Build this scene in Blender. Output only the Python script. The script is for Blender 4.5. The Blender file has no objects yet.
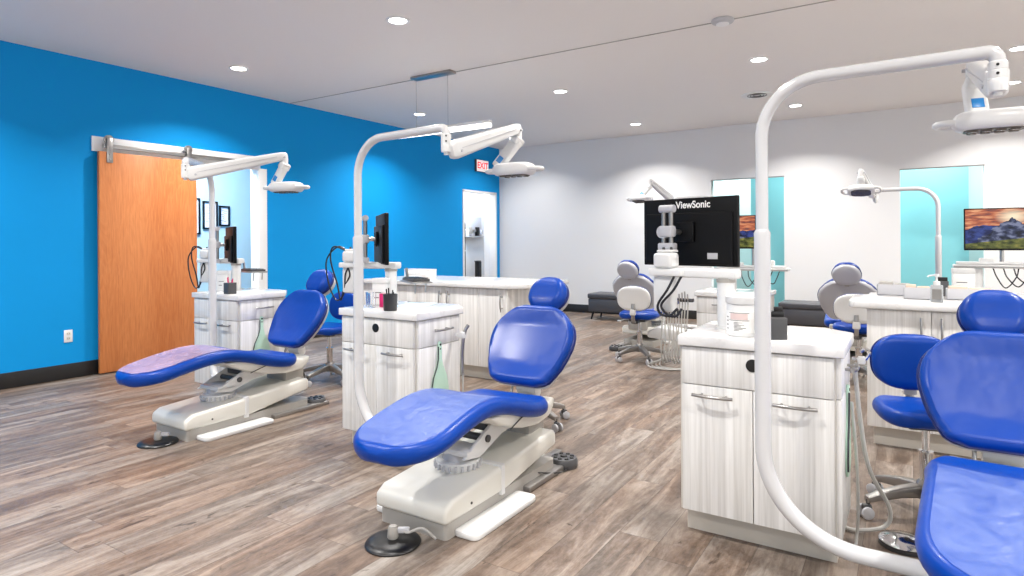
import bpy, bmesh, math, random
from mathutils import Vector, Matrix
PI = math.pi
random.seed(7)
C = bpy.context.scene.collection
S = bpy.context.scene

# ------------------------------------------------------------------ camera, world, light, exposure
cam_d = bpy.data.cameras.new('camera'); cam = bpy.data.objects.new('camera', cam_d); C.objects.link(cam)
S.camera = cam
cam_d.sensor_width = 36.0; cam_d.lens = 625.84 / 1024 * 36
cam_d.shift_y = -(288 - 241.7) / 1024
cam_d.clip_start = 0.05
cam.matrix_world = Matrix.Translation((0, 0, 1.263)) @ Matrix.Rotation(0.568315, 4, 'Z') @ Matrix.Rotation(PI/2, 4, 'X') @ Matrix.Rotation(-0.0060456, 4, 'Z')
w = bpy.data.worlds.new('world'); S.world = w; w.use_nodes = True
w.node_tree.nodes['Background'].inputs[0].default_value = (0.85, 0.93, 1.0, 1)
w.node_tree.nodes['Background'].inputs[1].default_value = 1.5
S.view_settings.view_transform = 'Standard'; S.view_settings.look = 'None'
S.view_settings.gamma = 1.0; S.view_settings.use_curve_mapping = False
S.view_settings.exposure = 0.42
LAMP_W = 15.0
ROOM_FILL = .42

# ------------------------------------------------------------------ materials
def lin(r, g, b):
    f = lambda c: ((c/255 + .055)/1.055)**2.4 if c/255 > .04045 else c/255/12.92
    return (f(r), f(g), f(b), 1)
def mat(name, col, rough=.5, metal=0., emit=None, es=0., trans=0., coat=0., bump=0., bscale=200., spec=None, alpha=None):
    m = bpy.data.materials.new(name); m.use_nodes = True
    nt = m.node_tree; b = nt.nodes['Principled BSDF']
    b.inputs['Base Color'].default_value = col; b.inputs['Roughness'].default_value = rough
    b.inputs['Metallic'].default_value = metal
    b.inputs['Transmission Weight'].default_value = trans
    b.inputs['Coat Weight'].default_value = coat
    b.inputs['Coat Roughness'].default_value = .12
    if spec is not None: b.inputs['Specular IOR Level'].default_value = spec
    if alpha is not None: b.inputs['Alpha'].default_value = alpha
    if emit: b.inputs['Emission Color'].default_value = emit; b.inputs['Emission Strength'].default_value = es
    # slight procedural variation everywhere
    tc = nt.nodes.new('ShaderNodeTexCoord'); nz = nt.nodes.new('ShaderNodeTexNoise')
    nz.inputs['Scale'].default_value = bscale; nt.links.new(tc.outputs['Object'], nz.inputs['Vector'])
    if bump:
        bp = nt.nodes.new('ShaderNodeBump'); bp.inputs['Strength'].default_value = bump; bp.inputs['Distance'].default_value = .003
        nt.links.new(nz.outputs['Fac'], bp.inputs['Height']); nt.links.new(bp.outputs['Normal'], b.inputs['Normal'])
    else:
        mr = nt.nodes.new('ShaderNodeMapRange'); mr.inputs['To Min'].default_value = max(0, rough*.97); mr.inputs['To Max'].default_value = min(1, rough*1.03)
        nt.links.new(nz.outputs['Fac'], mr.inputs['Value']); nt.links.new(mr.outputs['Result'], b.inputs['Roughness'])
    return m
class NT:
    def __init__(s, m): s.nt = m.node_tree; s.b = s.nt.nodes['Principled BSDF']
    def n(s, t, **k):
        o = s.nt.nodes.new(t)
        for a, v in k.items():
            if a.startswith('i_'):
                a = a[2:]; a = int(a) if a.isdigit() else a.replace('_', ' ')
                if isinstance(v, bpy.types.NodeSocket): s.nt.links.new(v, o.inputs[a])
                else: o.inputs[a].default_value = v
            else: setattr(o, a, v)
        return o
    def math(s, op, a, b=0.0, c=None):
        k = dict(operation=op, i_0=a, i_1=b)
        if c is not None: k['i_2'] = c
        return s.n('ShaderNodeMath', **k).outputs[0]
    def ramp(s, fac, stops):
        r = s.n('ShaderNodeValToRGB', i_Fac=fac)
        e = r.color_ramp.elements
        while len(e) < len(stops): e.new(.5)
        for q, (p, c) in zip(e, stops): q.position = p; q.color = c
        return r.outputs['Color']
    def mix(s, f, a, b, mode='MIX'):
        o = s.n('ShaderNodeMix', data_type='RGBA', blend_type=mode)
        for i, v in ((0, f), (6, a), (7, b)):
            if isinstance(v, bpy.types.NodeSocket): s.nt.links.new(v, o.inputs[i])
            else: o.inputs[i].default_value = v
        return o.outputs[2]
    def link(s, a, inp): s.nt.links.new(a, s.b.inputs[inp])

def floor_mat():
    m = mat('vinyl_planks', (.3,.25,.2,1), .38); t = NT(m)
    for l in list(t.nt.links): t.nt.links.remove(l)
    t.nt.links.new(t.b.outputs[0], t.nt.nodes['Material Output'].inputs[0])
    tc = t.n('ShaderNodeTexCoord'); sp = t.n('ShaderNodeSeparateXYZ', i_0=tc.outputs['Object'])
    x, y = sp.outputs[0], sp.outputs[1]
    rx = t.math('DIVIDE', x, .18); row = t.math('FLOOR', rx)
    wn = t.n('ShaderNodeTexWhiteNoise', noise_dimensions='1D', i_W=row)
    yy = t.math('ADD', t.math('DIVIDE', y, 1.22), t.math('MULTIPLY', wn.outputs['Value'], 3.7))
    col = t.math('FLOOR', yy)
    cv = t.n('ShaderNodeCombineXYZ', i_0=row, i_1=col)
    pid = t.n('ShaderNodeTexWhiteNoise', noise_dimensions='2D', i_Vector=cv.outputs[0])
    # per-plank offset coordinates, stretched along the plank
    off = t.n('ShaderNodeVectorMath', operation='MULTIPLY_ADD', i_0=pid.outputs['Color'], i_1=(9, 9, 9), i_2=tc.outputs['Object'])
    def nz(sx, sy, sc, det, rough=.6, dist=0.):
        mp = t.n('ShaderNodeMapping', i_Vector=off.outputs[0], i_Scale=(sx, sy, 1))
        return t.n('ShaderNodeTexNoise', i_Vector=mp.outputs[0], i_Scale=sc, i_Detail=det, i_Roughness=rough, i_Distortion=dist).outputs['Fac']
    a = nz(4.2, .55, 1.9, 8, .68, 1.2)
    f = nz(26, 2.0, 2.0, 6, .72, .5)
    g = nz(2.2, .8, 1.1, 3, .5)
    h = nz(9, 5, 3.0, 7, .75, .6)
    base = t.ramp(a, [(.36, lin(74,60,52)), (.45, lin(130,113,102)), (.51, lin(170,156,146)), (.57, lin(206,197,189)), (.66, lin(240,235,230))])
    fine = t.ramp(f, [(.32, lin(100,88,80)), (.5, lin(166,153,144)), (.66, lin(212,205,199))])
    mot = t.ramp(h, [(.36, lin(112,98,88)), (.5, lin(172,160,150)), (.64, lin(214,208,202))])
    c = t.mix(.27, t.mix(.28, base, fine), mot)
    pt = t.ramp(pid.outputs['Value'], [(0, lin(206,196,188)), (.35, lin(232,226,220)), (.7, lin(246,243,240)), (1, lin(222,210,200))])
    c = t.mix(.8, c, t.mix(1, c, pt, 'MULTIPLY'))
    warm = t.ramp(g, [(.38, lin(238,240,242)), (.64, lin(240,222,208))])
    c = t.mix(.8, c, t.mix(1, c, warm, 'MULTIPLY'))
    k1 = nz(7, 2.6, 1.7, 4, .6, 1.5)
    kn = t.ramp(k1, [(.25, lin(70,54,48)), (.31, lin(150,134,124)), (.36, (1,1,1,1))])
    c = t.mix(.75, c, kn, 'MULTIPLY')
    fx = t.math('FRACT', rx); fy = t.math('FRACT', yy)
    e1 = t.math('LESS_THAN', fx, .014); e2 = t.math('LESS_THAN', fy, .0025)
    e = t.math('MAXIMUM', e1, e2)
    c = t.mix(t.math('MULTIPLY', e, .55), c, lin(62,50,45))
    c = t.mix(1, c, (.60, .59, .572, 1), 'MULTIPLY')
    t.link(c, 'Base Color')
    r = t.n('ShaderNodeMapRange', i_Value=a); r.inputs['To Min'].default_value = .36; r.inputs['To Max'].default_value = .52
    t.link(r.outputs[0], 'Roughness')
    bp = t.n('ShaderNodeBump', i_Strength=.25, i_Distance=.002, i_Height=t.math('SUBTRACT', f, e))
    t.link(bp.outputs[0], 'Normal')
    return m

def streak_mat(name, axis):
    m = mat(name, (.7,.7,.7,1), .38); t = NT(m)
    tc = t.n('ShaderNodeTexCoord')
    def nz(s, sc, d):
        mp = t.n('ShaderNodeMapping', i_Vector=tc.outputs['Object'], i_Scale=s)
        return t.n('ShaderNodeTexNoise', i_Vector=mp.outputs[0], i_Scale=sc, i_Detail=d, i_Roughness=.55).outputs['Fac']
    a = nz((1,1,.02), 9, 1); f = nz((1,1,.03), 85, 3); g = nz((1,1,.006), 28, 2)
    c = t.mix(.5, t.ramp(a, [(.36, lin(196,194,190)), (.5, lin(222,220,217)), (.62, lin(236,235,233))]), t.ramp(f, [(.32, lin(184,182,178)), (.5, lin(224,223,220)), (.66, lin(244,243,242))]))
    c = t.mix(.4, c, t.ramp(g, [(.4, lin(205,203,199)), (.6, lin(240,239,237))]))
    t.link(c, 'Base Color')
    return m

def oak_mat():
    m = mat('oak_veneer', (.5,.25,.1,1), .42); t = NT(m)
    tc = t.n('ShaderNodeTexCoord')
    def nz(s, sc, d, dist=0):
        mp = t.n('ShaderNodeMapping', i_Vector=tc.outputs['Object'], i_Scale=s)
        return t.n('ShaderNodeTexNoise', i_Vector=mp.outputs[0], i_Scale=sc, i_Detail=d, i_Roughness=.6, i_Distortion=dist).outputs['Fac']
    a = nz((1,1,.13), 7, 3, 1.4); f = nz((1,1,.05), 110, 4); p = nz((1,1,.0), 2.2, 1)
    rings = t.math('PINGPONG', t.math('MULTIPLY', a, 14), 1)
    c = t.ramp(rings, [(0, lin(196,112,58)), (.5, lin(206,126,70)), (1, lin(218,142,86))])
    c = t.mix(.5, c, t.ramp(f, [(.3, lin(168,88,42)), (.55, lin(212,132,74)), (.75, lin(230,156,98))]))
    c = t.mix(.35, c, t.ramp(p, [(.35, lin(190,104,52)), (.65, lin(226,148,92))]))
    t.link(c, 'Base Color')
    return m

def marble_mat():
    m = mat('white_quartz', (.8,.8,.8,1), .14); t = NT(m)
    tc = t.n('ShaderNodeTexCoord')
    n = t.n('ShaderNodeTexNoise', i_Vector=tc.outputs['Object'], i_Scale=3.0, i_Detail=6, i_Distortion=1.2).outputs['Fac']
    v = t.ramp(n, [(.47, lin(226,225,224)), (.5, lin(219,218,217)), (.53, lin(228,227,226))])
    t.link(v, 'Base Color'); return m

def vinyl_mat(name, col):
    m = mat(name, col, .34, coat=.04, bump=.0, spec=.22); t = NT(m)
    tc = t.n('ShaderNodeTexCoord')
    n1 = t.n('ShaderNodeTexNoise', i_Vector=tc.outputs['Object'], i_Scale=9, i_Detail=2).outputs['Fac']
    n2 = t.n('ShaderNodeTexNoise', i_Vector=tc.outputs['Object'], i_Scale=420, i_Detail=1).outputs['Fac']
    b1 = t.n('ShaderNodeBump', i_Strength=.35, i_Distance=.01, i_Height=n1)
    b2 = t.n('ShaderNodeBump', i_Strength=.12, i_Distance=.001, i_Height=n2, i_Normal=b1.outputs[0])
    t.link(b2.outputs[0], 'Normal'); return m

def film_mat(name, col, alpha):
    m = mat(name, col, .24, alpha=alpha, spec=.3); t = NT(m)
    tc = t.n('ShaderNodeTexCoord')
    n1 = t.n('ShaderNodeTexNoise', i_Vector=tc.outputs['Object'], i_Scale=7, i_Detail=4, i_Distortion=1.8).outputs['Fac']
    n2 = t.n('ShaderNodeTexVoronoi', feature='DISTANCE_TO_EDGE', i_Vector=tc.outputs['Object'], i_Scale=5).outputs['Distance']
    h = t.math('ADD', n1, t.math('MULTIPLY', t.math('MINIMUM', n2, .12), 1.6))
    b1 = t.n('ShaderNodeBump', i_Strength=.6, i_Distance=.02, i_Height=h)
    t.link(b1.outputs[0], 'Normal')
    a = t.n('ShaderNodeMapRange', i_Value=n1); a.inputs['From Min'].default_value = .3; a.inputs['From Max'].default_value = .7
    a.inputs['To Min'].default_value = alpha*.55; a.inputs['To Max'].default_value = min(1, alpha*1.45)
    t.link(a.outputs[0], 'Alpha'); return m

def screen_mat():
    m = mat('mountain_wallpaper', (0,0,0,1), .15); t = NT(m)
    uv = t.n('ShaderNodeTexCoord').outputs['UV']; sp = t.n('ShaderNodeSeparateXYZ', i_0=uv); u, v = sp.outputs[0], sp.outputs[1]
    def ridge(sc, seed, amp, base):
        cx = t.n('ShaderNodeCombineXYZ', i_0=u, i_1=seed)
        n = t.n('ShaderNodeTexNoise', i_Vector=cx.outputs[0], i_Scale=sc, i_Detail=5, i_Roughness=.55).outputs['Fac']
        return t.math('LESS_THAN', v, t.math('MULTIPLY_ADD', n, amp, base))
    nz = t.n('ShaderNodeTexNoise', i_Vector=t.n('ShaderNodeMapping', i_Vector=uv, i_Scale=(2, 6, 1)).outputs[0], i_Scale=2.4, i_Detail=5).outputs['Fac']
    sky = t.ramp(nz, [(.35, lin(96,62,66)), (.5, lin(190,104,72)), (.66, lin(236,170,124))])
    d = t.n('ShaderNodeVectorMath', operation='DISTANCE', i_0=uv, i_1=(.55, .80, 0)).outputs['Value']
    sky = t.mix(t.ramp(d, [(0, (1,1,1,1)), (.05, (.9,.9,.9,1)), (.22, (0,0,0,1))]), sky, lin(255,238,205))
    tri = t.math('SUBTRACT', .80, t.math('MULTIPLY', t.math('ABSOLUTE', t.math('SUBTRACT', u, .53)), 1.5))
    n5 = t.n('ShaderNodeTexNoise', i_Vector=uv, i_Scale=9, i_Detail=6).outputs['Fac']
    rock = t.ramp(n5, [(.38, lin(24,26,40)), (.5, lin(60,66,96)), (.62, lin(126,132,160))])
    far = t.ramp(n5, [(.4, lin(28,34,78)), (.6, lin(56,72,140))])
    grass = t.ramp(n5, [(.36, lin(44,50,26)), (.55, lin(104,108,52)), (.68, lin(150,140,70))])
    c = t.mix(ridge(2.0, 4.1, .5, .3), sky, far)
    peak = t.math('LESS_THAN', v, t.math('ADD', tri, t.math('MULTIPLY', t.math('SUBTRACT', n5, .5), .35)))
    c = t.mix(peak, c, rock)
    c = t.mix(ridge(3.0, 9.3, .9, .1), c, rock) if False else c
    c = t.mix(t.math('LESS_THAN', v, t.math('MULTIPLY_ADD', u, .22, .12)), c, grass)
    t.nt.links.new(c, t.b.inputs['Emission Color']); t.b.inputs['Emission Strength'].default_value = .75
    return m

M = dict(
    floor=floor_mat(),
    blue=mat('blue_paint', lin(0,150,224), .75, spec=.25, bump=.08, bscale=260),
    white=mat('white_wall_paint', lin(228,228,228), .6, bump=.08, bscale=260),
    aqua=mat('aqua_paint', lin(142,212,219), .6, bump=.05, bscale=260),
    pale_aqua=mat('pale_aqua_paint', lin(196,222,223), .6, bump=.05),
    ceil=mat('textured_ceiling_paint', lin(240,236,233), .8, bump=.5, bscale=120),
    black=mat('black_rubber_baseboard', lin(34,34,35), .45),
    trim=mat('white_trim_paint', lin(240,240,240), .35),
    oak=oak_mat(), lam=streak_mat('streaked_white_laminate', 2), quartz=marble_mat(),
    edge=mat('cabinet_carcass', lin(204,200,193), .5), kick=mat('beige_toe_kick', lin(200,194,184), .5), dark=mat('shadow_gap', lin(60,57,54), .7),  # plain dark tone for the slots, seam and button
    vinyl=vinyl_mat('royal_blue_vinyl', lin(2,58,148)), vdark=vinyl_mat('deep_blue_piping', lin(18,34,96)),
    film=film_mat('clear_plastic_film', lin(165,185,235), .13), film2=film_mat('lilac_plastic_film', lin(190,174,206), .42),
    plast=mat('white_moulded_plastic', lin(222,222,221), .28), cream=mat('cream_moulded_plastic', lin(222,220,212), .3),
    shell=mat('light_grey_shell', lin(186,186,190), .35), grey=mat('warm_grey_plastic', lin(168,164,158), .4),
    tube=mat('white_enamelled_tube', lin(208,208,209), .2, coat=.4),
    steel=mat('brushed_steel', lin(172,170,168), .3, 1.), chrome=mat('polished_chrome', lin(220,220,222), .12, 1.),
    bmetal=mat('satin_aluminium', lin(156,153,150), .36, .8),
    blk=mat('black_plastic', lin(18,18,20), .35), blkg=mat('glossy_black_plastic', lin(8,8,10), .16), dgrey=mat('dark_grey_plastic', lin(72,72,74), .4),
    hose=mat('grey_rubber_hose', lin(180,178,174), .45), bhose=mat('black_rubber_hose', lin(22,24,34), .35),
    mon=mat('matt_black_casing', lin(7,7,9), .5, spec=.2),
    badge=mat('blue_badge', lin(30,130,200), .3), green=mat('pale_green_plastic', lin(198,232,212), .3),
    leather=mat('charcoal_leatherette', lin(74,75,80), .45, bump=.2, bscale=60), magenta=mat('magenta_plastic', lin(214,40,110), .35),
    glass=mat('clear_glass', (1,1,1,1), .03, trans=1.), paper=mat('white_paper', lin(244,243,240), .6), print_=mat('grey_print', lin(120,118,116), .6),
    ltblue=mat('light_blue_paper', lin(178,208,226), .7), red=mat('exit_red', lin(225,45,70), .5, emit=lin(235,40,70), es=.8), signw=mat('exit_sign_face', lin(250,245,240), .4, emit=lin(255,240,235), es=.35),
    lamp=mat('lit_diffuser', (1,1,1,1), .4, emit=(1,.98,.95,1), es=9.), screen=screen_mat(),
    box=mat('pale_carton', lin(212,190,170), .6), lens=mat('lamp_lens', lin(90,84,78), .15), pinkish=mat('pink_label', lin(226,204,200), .6),
    mesh=mat('dark_wire_mesh', lin(66,68,72), .4, .4),
)

# ------------------------------------------------------------------ mesh helpers
def finish(name, bm, m, parent=None, loc=None, sharp=38):
    bmesh.ops.remove_doubles(bm, verts=bm.verts, dist=1e-5)
    bmesh.ops.recalc_face_normals(bm, faces=bm.faces)
    a = math.radians(sharp)
    for f in bm.faces: f.smooth = True
    for e in bm.edges:
        if len(e.link_faces) == 2 and e.calc_face_angle(0) > a: e.smooth = False
    me = bpy.data.meshes.new(name); bm.to_mesh(me); bm.free()
    me.materials.append(M[m] if isinstance(m, str) else m)
    o = bpy.data.objects.new(name, me); C.objects.link(o)
    if parent: o.parent = parent
    if loc: o.location = loc
    return o
def nb(): return bmesh.new()
def box(bm, x0, x1, y0, y1, z0, z1, bev=0., seg=2, mtx=None):
    t = bmesh.new(); bmesh.ops.create_cube(t, size=1)
    for v in t.verts: v.co = Vector(((x0+x1)/2+v.co.x*(x1-x0), (y0+y1)/2+v.co.y*(y1-y0), (z0+z1)/2+v.co.z*(z1-z0)))
    if bev: bmesh.ops.bevel(t, geom=t.edges[:], offset=min(bev, .49*min(abs(x1-x0), abs(y1-y0), abs(z1-z0))), segments=seg, profile=.5, affect='EDGES')
    return merge(bm, t, mtx)
def merge(bm, t, mtx=None):
    if mtx is not None: bmesh.ops.transform(t, matrix=mtx, verts=t.verts)
    vm = {}
    for v in t.verts: vm[v] = bm.verts.new(v.co)
    for f in t.faces:
        try: bm.faces.new([vm[v] for v in f.verts])
        except ValueError: pass
    t.free(); return bm
def ringloft(bm, rings, cap=True, close=True):
    R = [[bm.verts.new(p) for p in r] for r in rings]; n = len(R[0])
    for a, b in zip(R[:-1], R[1:]):
        for i in range(n if close else n-1):
            j = (i+1) % n; bm.faces.new((a[i], a[j], b[j], b[i]))
    if cap:
        bm.faces.new(list(reversed(R[0]))); bm.faces.new(R[-1])
    return bm
def smooth_path(pts, n=8):
    P = [Vector(p) for p in pts]
    if len(P) < 3: return P
    Q = [2*P[0]-P[1]] + P + [2*P[-1]-P[-2]]; out = []
    for i in range(1, len(Q)-2):
        p0, p1, p2, p3 = Q[i-1:i+3]
        for k in range(n):
            t = k/n
            out.append(.5*((2*p1)+(-p0+p2)*t+(2*p0-5*p1+4*p2-p3)*t*t+(-p0+3*p1-3*p2+p3)*t**3))
    out.append(P[-1]); return out
def fillet(pts, r, n=10):
    P = [Vector(p) for p in pts]; out = [P[0]]
    for i in range(1, len(P)-1):
        a = (P[i-1]-P[i]); b = (P[i+1]-P[i]); la, lb = a.length, b.length; a.normalize(); b.normalize()
        ang = a.angle(b)
        d = min(r/math.tan(ang/2), la*.49, lb*.49); rr = d*math.tan(ang/2)
        c = P[i] + (a+b).normalized()*(rr/math.sin(ang/2))
        s, e = P[i]+a*d-c, P[i]+b*d-c
        tot = s.angle(e); ax = s.cross(e).normalized()
        for k in range(n+1): out.append(c + Matrix.Rotation(tot*k/n, 3, ax) @ s)
    out.append(P[-1]); return out
def tube(bm, pts, r, seg=12, cap=True):
    P = [Vector(p) for p in pts]; n = len(P); rs = r if isinstance(r, (list, tuple)) else [r]*n
    T = [(P[min(i+1, n-1)]-P[max(i-1, 0)]).normalized() for i in range(n)]
    up = Vector((0,0,1)) if abs(T[0].z) < .9 else Vector((1,0,0))
    N = T[0].cross(up).normalized(); rings = []
    for i in range(n):
        if i: N = (N - T[i]*N.dot(T[i])).normalized()
        B = T[i].cross(N)
        rings.append([P[i]+(N*math.cos(2*PI*k/seg)+B*math.sin(2*PI*k/seg))*rs[i] for k in range(seg)])
    return ringloft(bm, rings, cap)
def lathe(bm, prof, seg=24, mtx=None):
    t = bmesh.new()
    ringloft(t, [[Vector((max(r, 1e-4)*math.cos(2*PI*k/seg), max(r, 1e-4)*math.sin(2*PI*k/seg), z)) for k in range(seg)] for r, z in prof])
    return merge(bm, t, mtx)
def T(x, y, z): return Matrix.Translation((x, y, z))
def R(a, ax): return Matrix.Rotation(a, 4, ax)
def prism(bm, poly, t0, t1, mtx=None, bev=0., seg=2):
    """poly in local XY, extruded z t0..t1"""
    t = bmesh.new()
    a = [t.verts.new((x, y, t0)) for x, y in poly]; b = [t.verts.new((x, y, t1)) for x, y in poly]
    t.faces.new(list(reversed(a))); t.faces.new(b)
    n = len(poly)
    for i in range(n): t.faces.new((a[i], a[(i+1) % n], b[(i+1) % n], b[i]))
    bmesh.ops.recalc_face_normals(t, faces=t.faces)
    if bev:
        es = [e for e in t.edges if e.calc_face_angle(0) > .6]
        bmesh.ops.bevel(t, geom=es, offset=bev, segments=seg, profile=.5, affect='EDGES')
    return merge(bm, t, mtx)
YZ = Matrix(((0,0,1,0),(1,0,0,0),(0,1,0,0),(0,0,0,1)))      # local (x,y,z) -> world (z,x,y): outline drawn in YZ, extruded along X
def rrect(x0, x1, y0, y1, r, n=6):
    out = []
    for cx, cy, a in ((x1-r, y1-r, 0), (x0+r, y1-r, 90), (x0+r, y0+r, 180), (x1-r, y0+r, 270)):
        for k in range(n+1):
            q = math.radians(a+90*k/n); out.append((cx+r*math.cos(q), cy+r*math.sin(q)))
    return out
def interp(tab, s):
    if s <= tab[0][0]: return tab[0][1]
    for (a, va), (b, vb) in zip(tab[:-1], tab[1:]):
        if s <= b: 
            u = (s-a)/(b-a); u = u*u*(3-2*u)
            return va+(vb-va)*u
    return tab[-1][1]
def pad(bm, prof, width, th, r_end=None, dish=0., n_len=40, mtx=None, sub=14, e=1.0, rim=0.):
    """upholstered pad: prof = (y,z) centre curve, width(s) with s in 0..1 -> half width, th = half thickness"""
    P = smooth_path([(0, y, z) for y, z in prof], 12)
    L = [0]
    for a, b in zip(P[:-1], P[1:]): L.append(L[-1]+(b-a).length)
    tot = L[-1]; r_end = r_end or th*1.0
    S_ = sorted(set([0.002] + [r_end*(1-math.cos(PI/2*k/6))/tot for k in range(1, 7)] + [1-r_end*(1-math.cos(PI/2*k/6))/tot for k in range(1, 7)] + [i/n_len for i in range(1, n_len)] + [.998]))
    rings = []
    for s in S_:
        d = s*tot; i = max(k for k in range(len(L)) if L[k] <= d+1e-9); i = min(i, len(P)-2)
        u = (d-L[i])/max(L[i+1]-L[i], 1e-9); p = P[i].lerp(P[i+1], u)
        tg = (P[min(i+2, len(P)-1)]-P[max(i-1, 0)]).normalized(); nrm = Vector((1,0,0)).cross(tg)
        q = min(d, tot-d); h = th*math.sqrt(max(0.0, 1-(1-min(q, r_end)/r_end)**2)) if q < r_end else th
        h = max(h, th*.06); w_ = max(width(s), .01); r = min(h, w_*.95)
        ring = []
        flat = w_-r
        def dz(x): 
            k = 1-(x/w_)**2; v = -dish*max(k, 0)*min(1, q/(.25*tot))
            return v
        m = sub//2
        for k in range(m+1):   # top flat from +x to -x
            x = flat*(1-2*k/m); ring.append((x, h+dz(x)))
        for k in range(1, 8):
            a = PI/2+PI*k/8; ring.append((-flat+r*math.cos(a), h*math.sin(a)))
        for k in range(m+1):
            x = -flat*(1-2*k/m); ring.append((x, -h))
        for k in range(1, 8):
            a = -PI/2+PI*k/8; ring.append((flat+r*math.cos(a), h*math.sin(a)))
        rings.append([p+Vector((x, 0, 0))+nrm*z for x, z in ring])
    t = bmesh.new(); ringloft(t, rings)
    return merge(bm, t, mtx)
def ell(hw, p=2.0, e=.02):
    return lambda s: hw*(max(1-abs(2*s-1)**p, 0))**(1/p)+.001

# ------------------------------------------------------------------ object helpers
def thing(name, label, cat, loc=(0,0,0), rz=0, group=None):
    o = bpy.data.objects.new(name, None); C.objects.link(o); o.empty_display_size = .1
    o.location = loc; o.rotation_euler = (0, 0, rz); o['label'] = label; o['category'] = cat
    if group: o['group'] = group
    return o
def tag(o, label, cat, group=None, kind=None):
    o['label'] = label; o['category'] = cat
    if group: o['group'] = group
    if kind: o['kind'] = kind
    return o
def struct(name, bm, m, parent=None):
    o = finish(name, bm, m, parent); o['kind'] = 'structure'; return o
def dup(root, loc, rz, label, group=None):
    def cp(o, par):
        c = o.copy(); C.objects.link(c); c.parent = par
        for ch in list(o.children): cp(ch, c)
        return c
    r = cp(root, None); r.location = loc; r.rotation_euler = (0, 0, rz); r['label'] = label
    if group: r['group'] = group
    return r
def part(name, parent, m, bm, label=None):
    o = finish(name, bm, m, parent)
    if label: o['label'] = label
    return o

# ================================================================== THE ROOM
XL, YB, H = -6.7, 10.05, 3.05
XR, YF = 4.6, -3.2
b = nb(); box(b, XL-2.6, XR+.2, YF-.2, YB+4.2, -.1, 0); struct('floor', b, 'floor')
b = nb(); box(b, XL-2.6, XR+.2, YF-.2, YB+4.2, H, H+.12); struct('ceiling', b, 'ceil')
# shallow seam across the ceiling
b = nb(); box(b, XL, XR, 5.214, 5.223, H-.006, H+.001); struct('trim_1', b, 'grey')
# left wall with barn-door opening and far doorway
b = nb()
A0, A1, AZ = 3.30, 4.76, 2.17
D0, D1, DZ = 8.88, 9.93, 2.19
x0, x1 = XL-.13, XL
box(b, x0, x1, YF, A0, 0, H); box(b, x0, x1, A0, A1, AZ, H); box(b, x0, x1, A1, D0, 0, H); box(b, x0, x1, D0, D1, DZ, H); box(b, x0, x1, D1, YB+.15, 0, H)
struct('wall_left', b, 'blue')
# back wall with two openings
b = nb(); N = [(-2.67, -1.60), (-.13, .79)]; NZ = 2.215
xs = [XL] + [v for n in N for v in n] + [XR]
for i in range(0, len(xs), 2): box(b, xs[i], xs[i+1], YB, YB+.13, 0, H)
for a, c in N: box(b, a, c, YB, YB+.13, NZ, H)
struct('wall_back', b, 'white')
b = nb()
for a, c in N: box(b, a-.004, c+.004, YB-.012, YB+.005, NZ-.012, NZ+.006)
struct('trim_2', b, 'steel')
# right wall and front wall behind the camera, with unseen windows added for light
b = nb(); W = [(-1.6, .2), (1.2, 3.0), (4.2, 6.0)]; ys = [YF] + [v for n in W for v in n] + [YB+.13]
for i in range(0, len(ys), 2): box(b, XR, XR+.13, ys[i], ys[i+1], 0, H)
for a, c in W: box(b, XR, XR+.13, a, c, 0, .95); box(b, XR, XR+.13, a, c, 2.4, H)
struct('wall_right', b, 'white')
for i, (a, c) in enumerate(W):
    b = nb()
    for (p, q, r_, s_) in ((a, a+.05, .95, 2.4), (c-.05, c, .95, 2.4), (a, c, .95, 1.0), (a, c, 2.35, 2.4), ((a+c)/2-.02, (a+c)/2+.02, .95, 2.4)): box(b, XR+.03, XR+.09, p, q, r_, s_, .004)
    struct('window_%d' % (i+1), b, 'trim')
b = nb(); WF = [(-5.6, -3.2), (-2.4, 0.0), (.8, 3.2)]; fx = [XL] + [v for n in WF for v in n] + [XR]
for i in range(0, len(fx), 2): box(b, fx[i], fx[i+1], YF-.13, YF, 0, H)
for a, c in WF: box(b, a, c, YF-.13, YF, 0, .8); box(b, a, c, YF-.13, YF, 2.6, H)
struct('wall_front', b, 'white')
for i, (a, c) in enumerate(WF):
    b = nb()
    for (p, q, r_, s_) in ((a, a+.05, .8, 2.6), (c-.05, c, .8, 2.6), (a, c, .8, .85), (a, c, 2.55, 2.6), ((a+c)/2-.02, (a+c)/2+.02, .8, 2.6)): box(b, p, q, YF-.09, YF-.03, r_, s_, .004)
    struct('window_%d' % (i+4), b, 'trim')
    ld = bpy.data.lights.new('window_daylight', 'AREA'); ld.shape = 'RECTANGLE'; ld.size = c-a-.1; ld.size_y = 1.7; ld.energy = 52*ROOM_FILL; ld.color = (1, .985, .95)  # fill light added to lift the near cabinets and walls
    lo = bpy.data.objects.new('window_daylight', ld); C.objects.link(lo); lo.location = ((a+c)/2, YF-.02, 1.7); lo.rotation_euler = (PI/2, 0, PI)
# baseboards
b = nb(); box(b, XL, XL+.015, YF, 3.0, 0, .14, .004); box(b, XL, XL+.015, A1+.11, D0, 0, .14, .004); box(b, XL, XL+.015, D1, YB, 0, .14, .004); struct('baseboard_left', b, 'black')
b = nb()
for i in range(0, len(xs), 2): box(b, xs[i], xs[i+1], YB-.015, YB, 0, .14, .004)
struct('baseboard_back', b, 'black')
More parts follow.
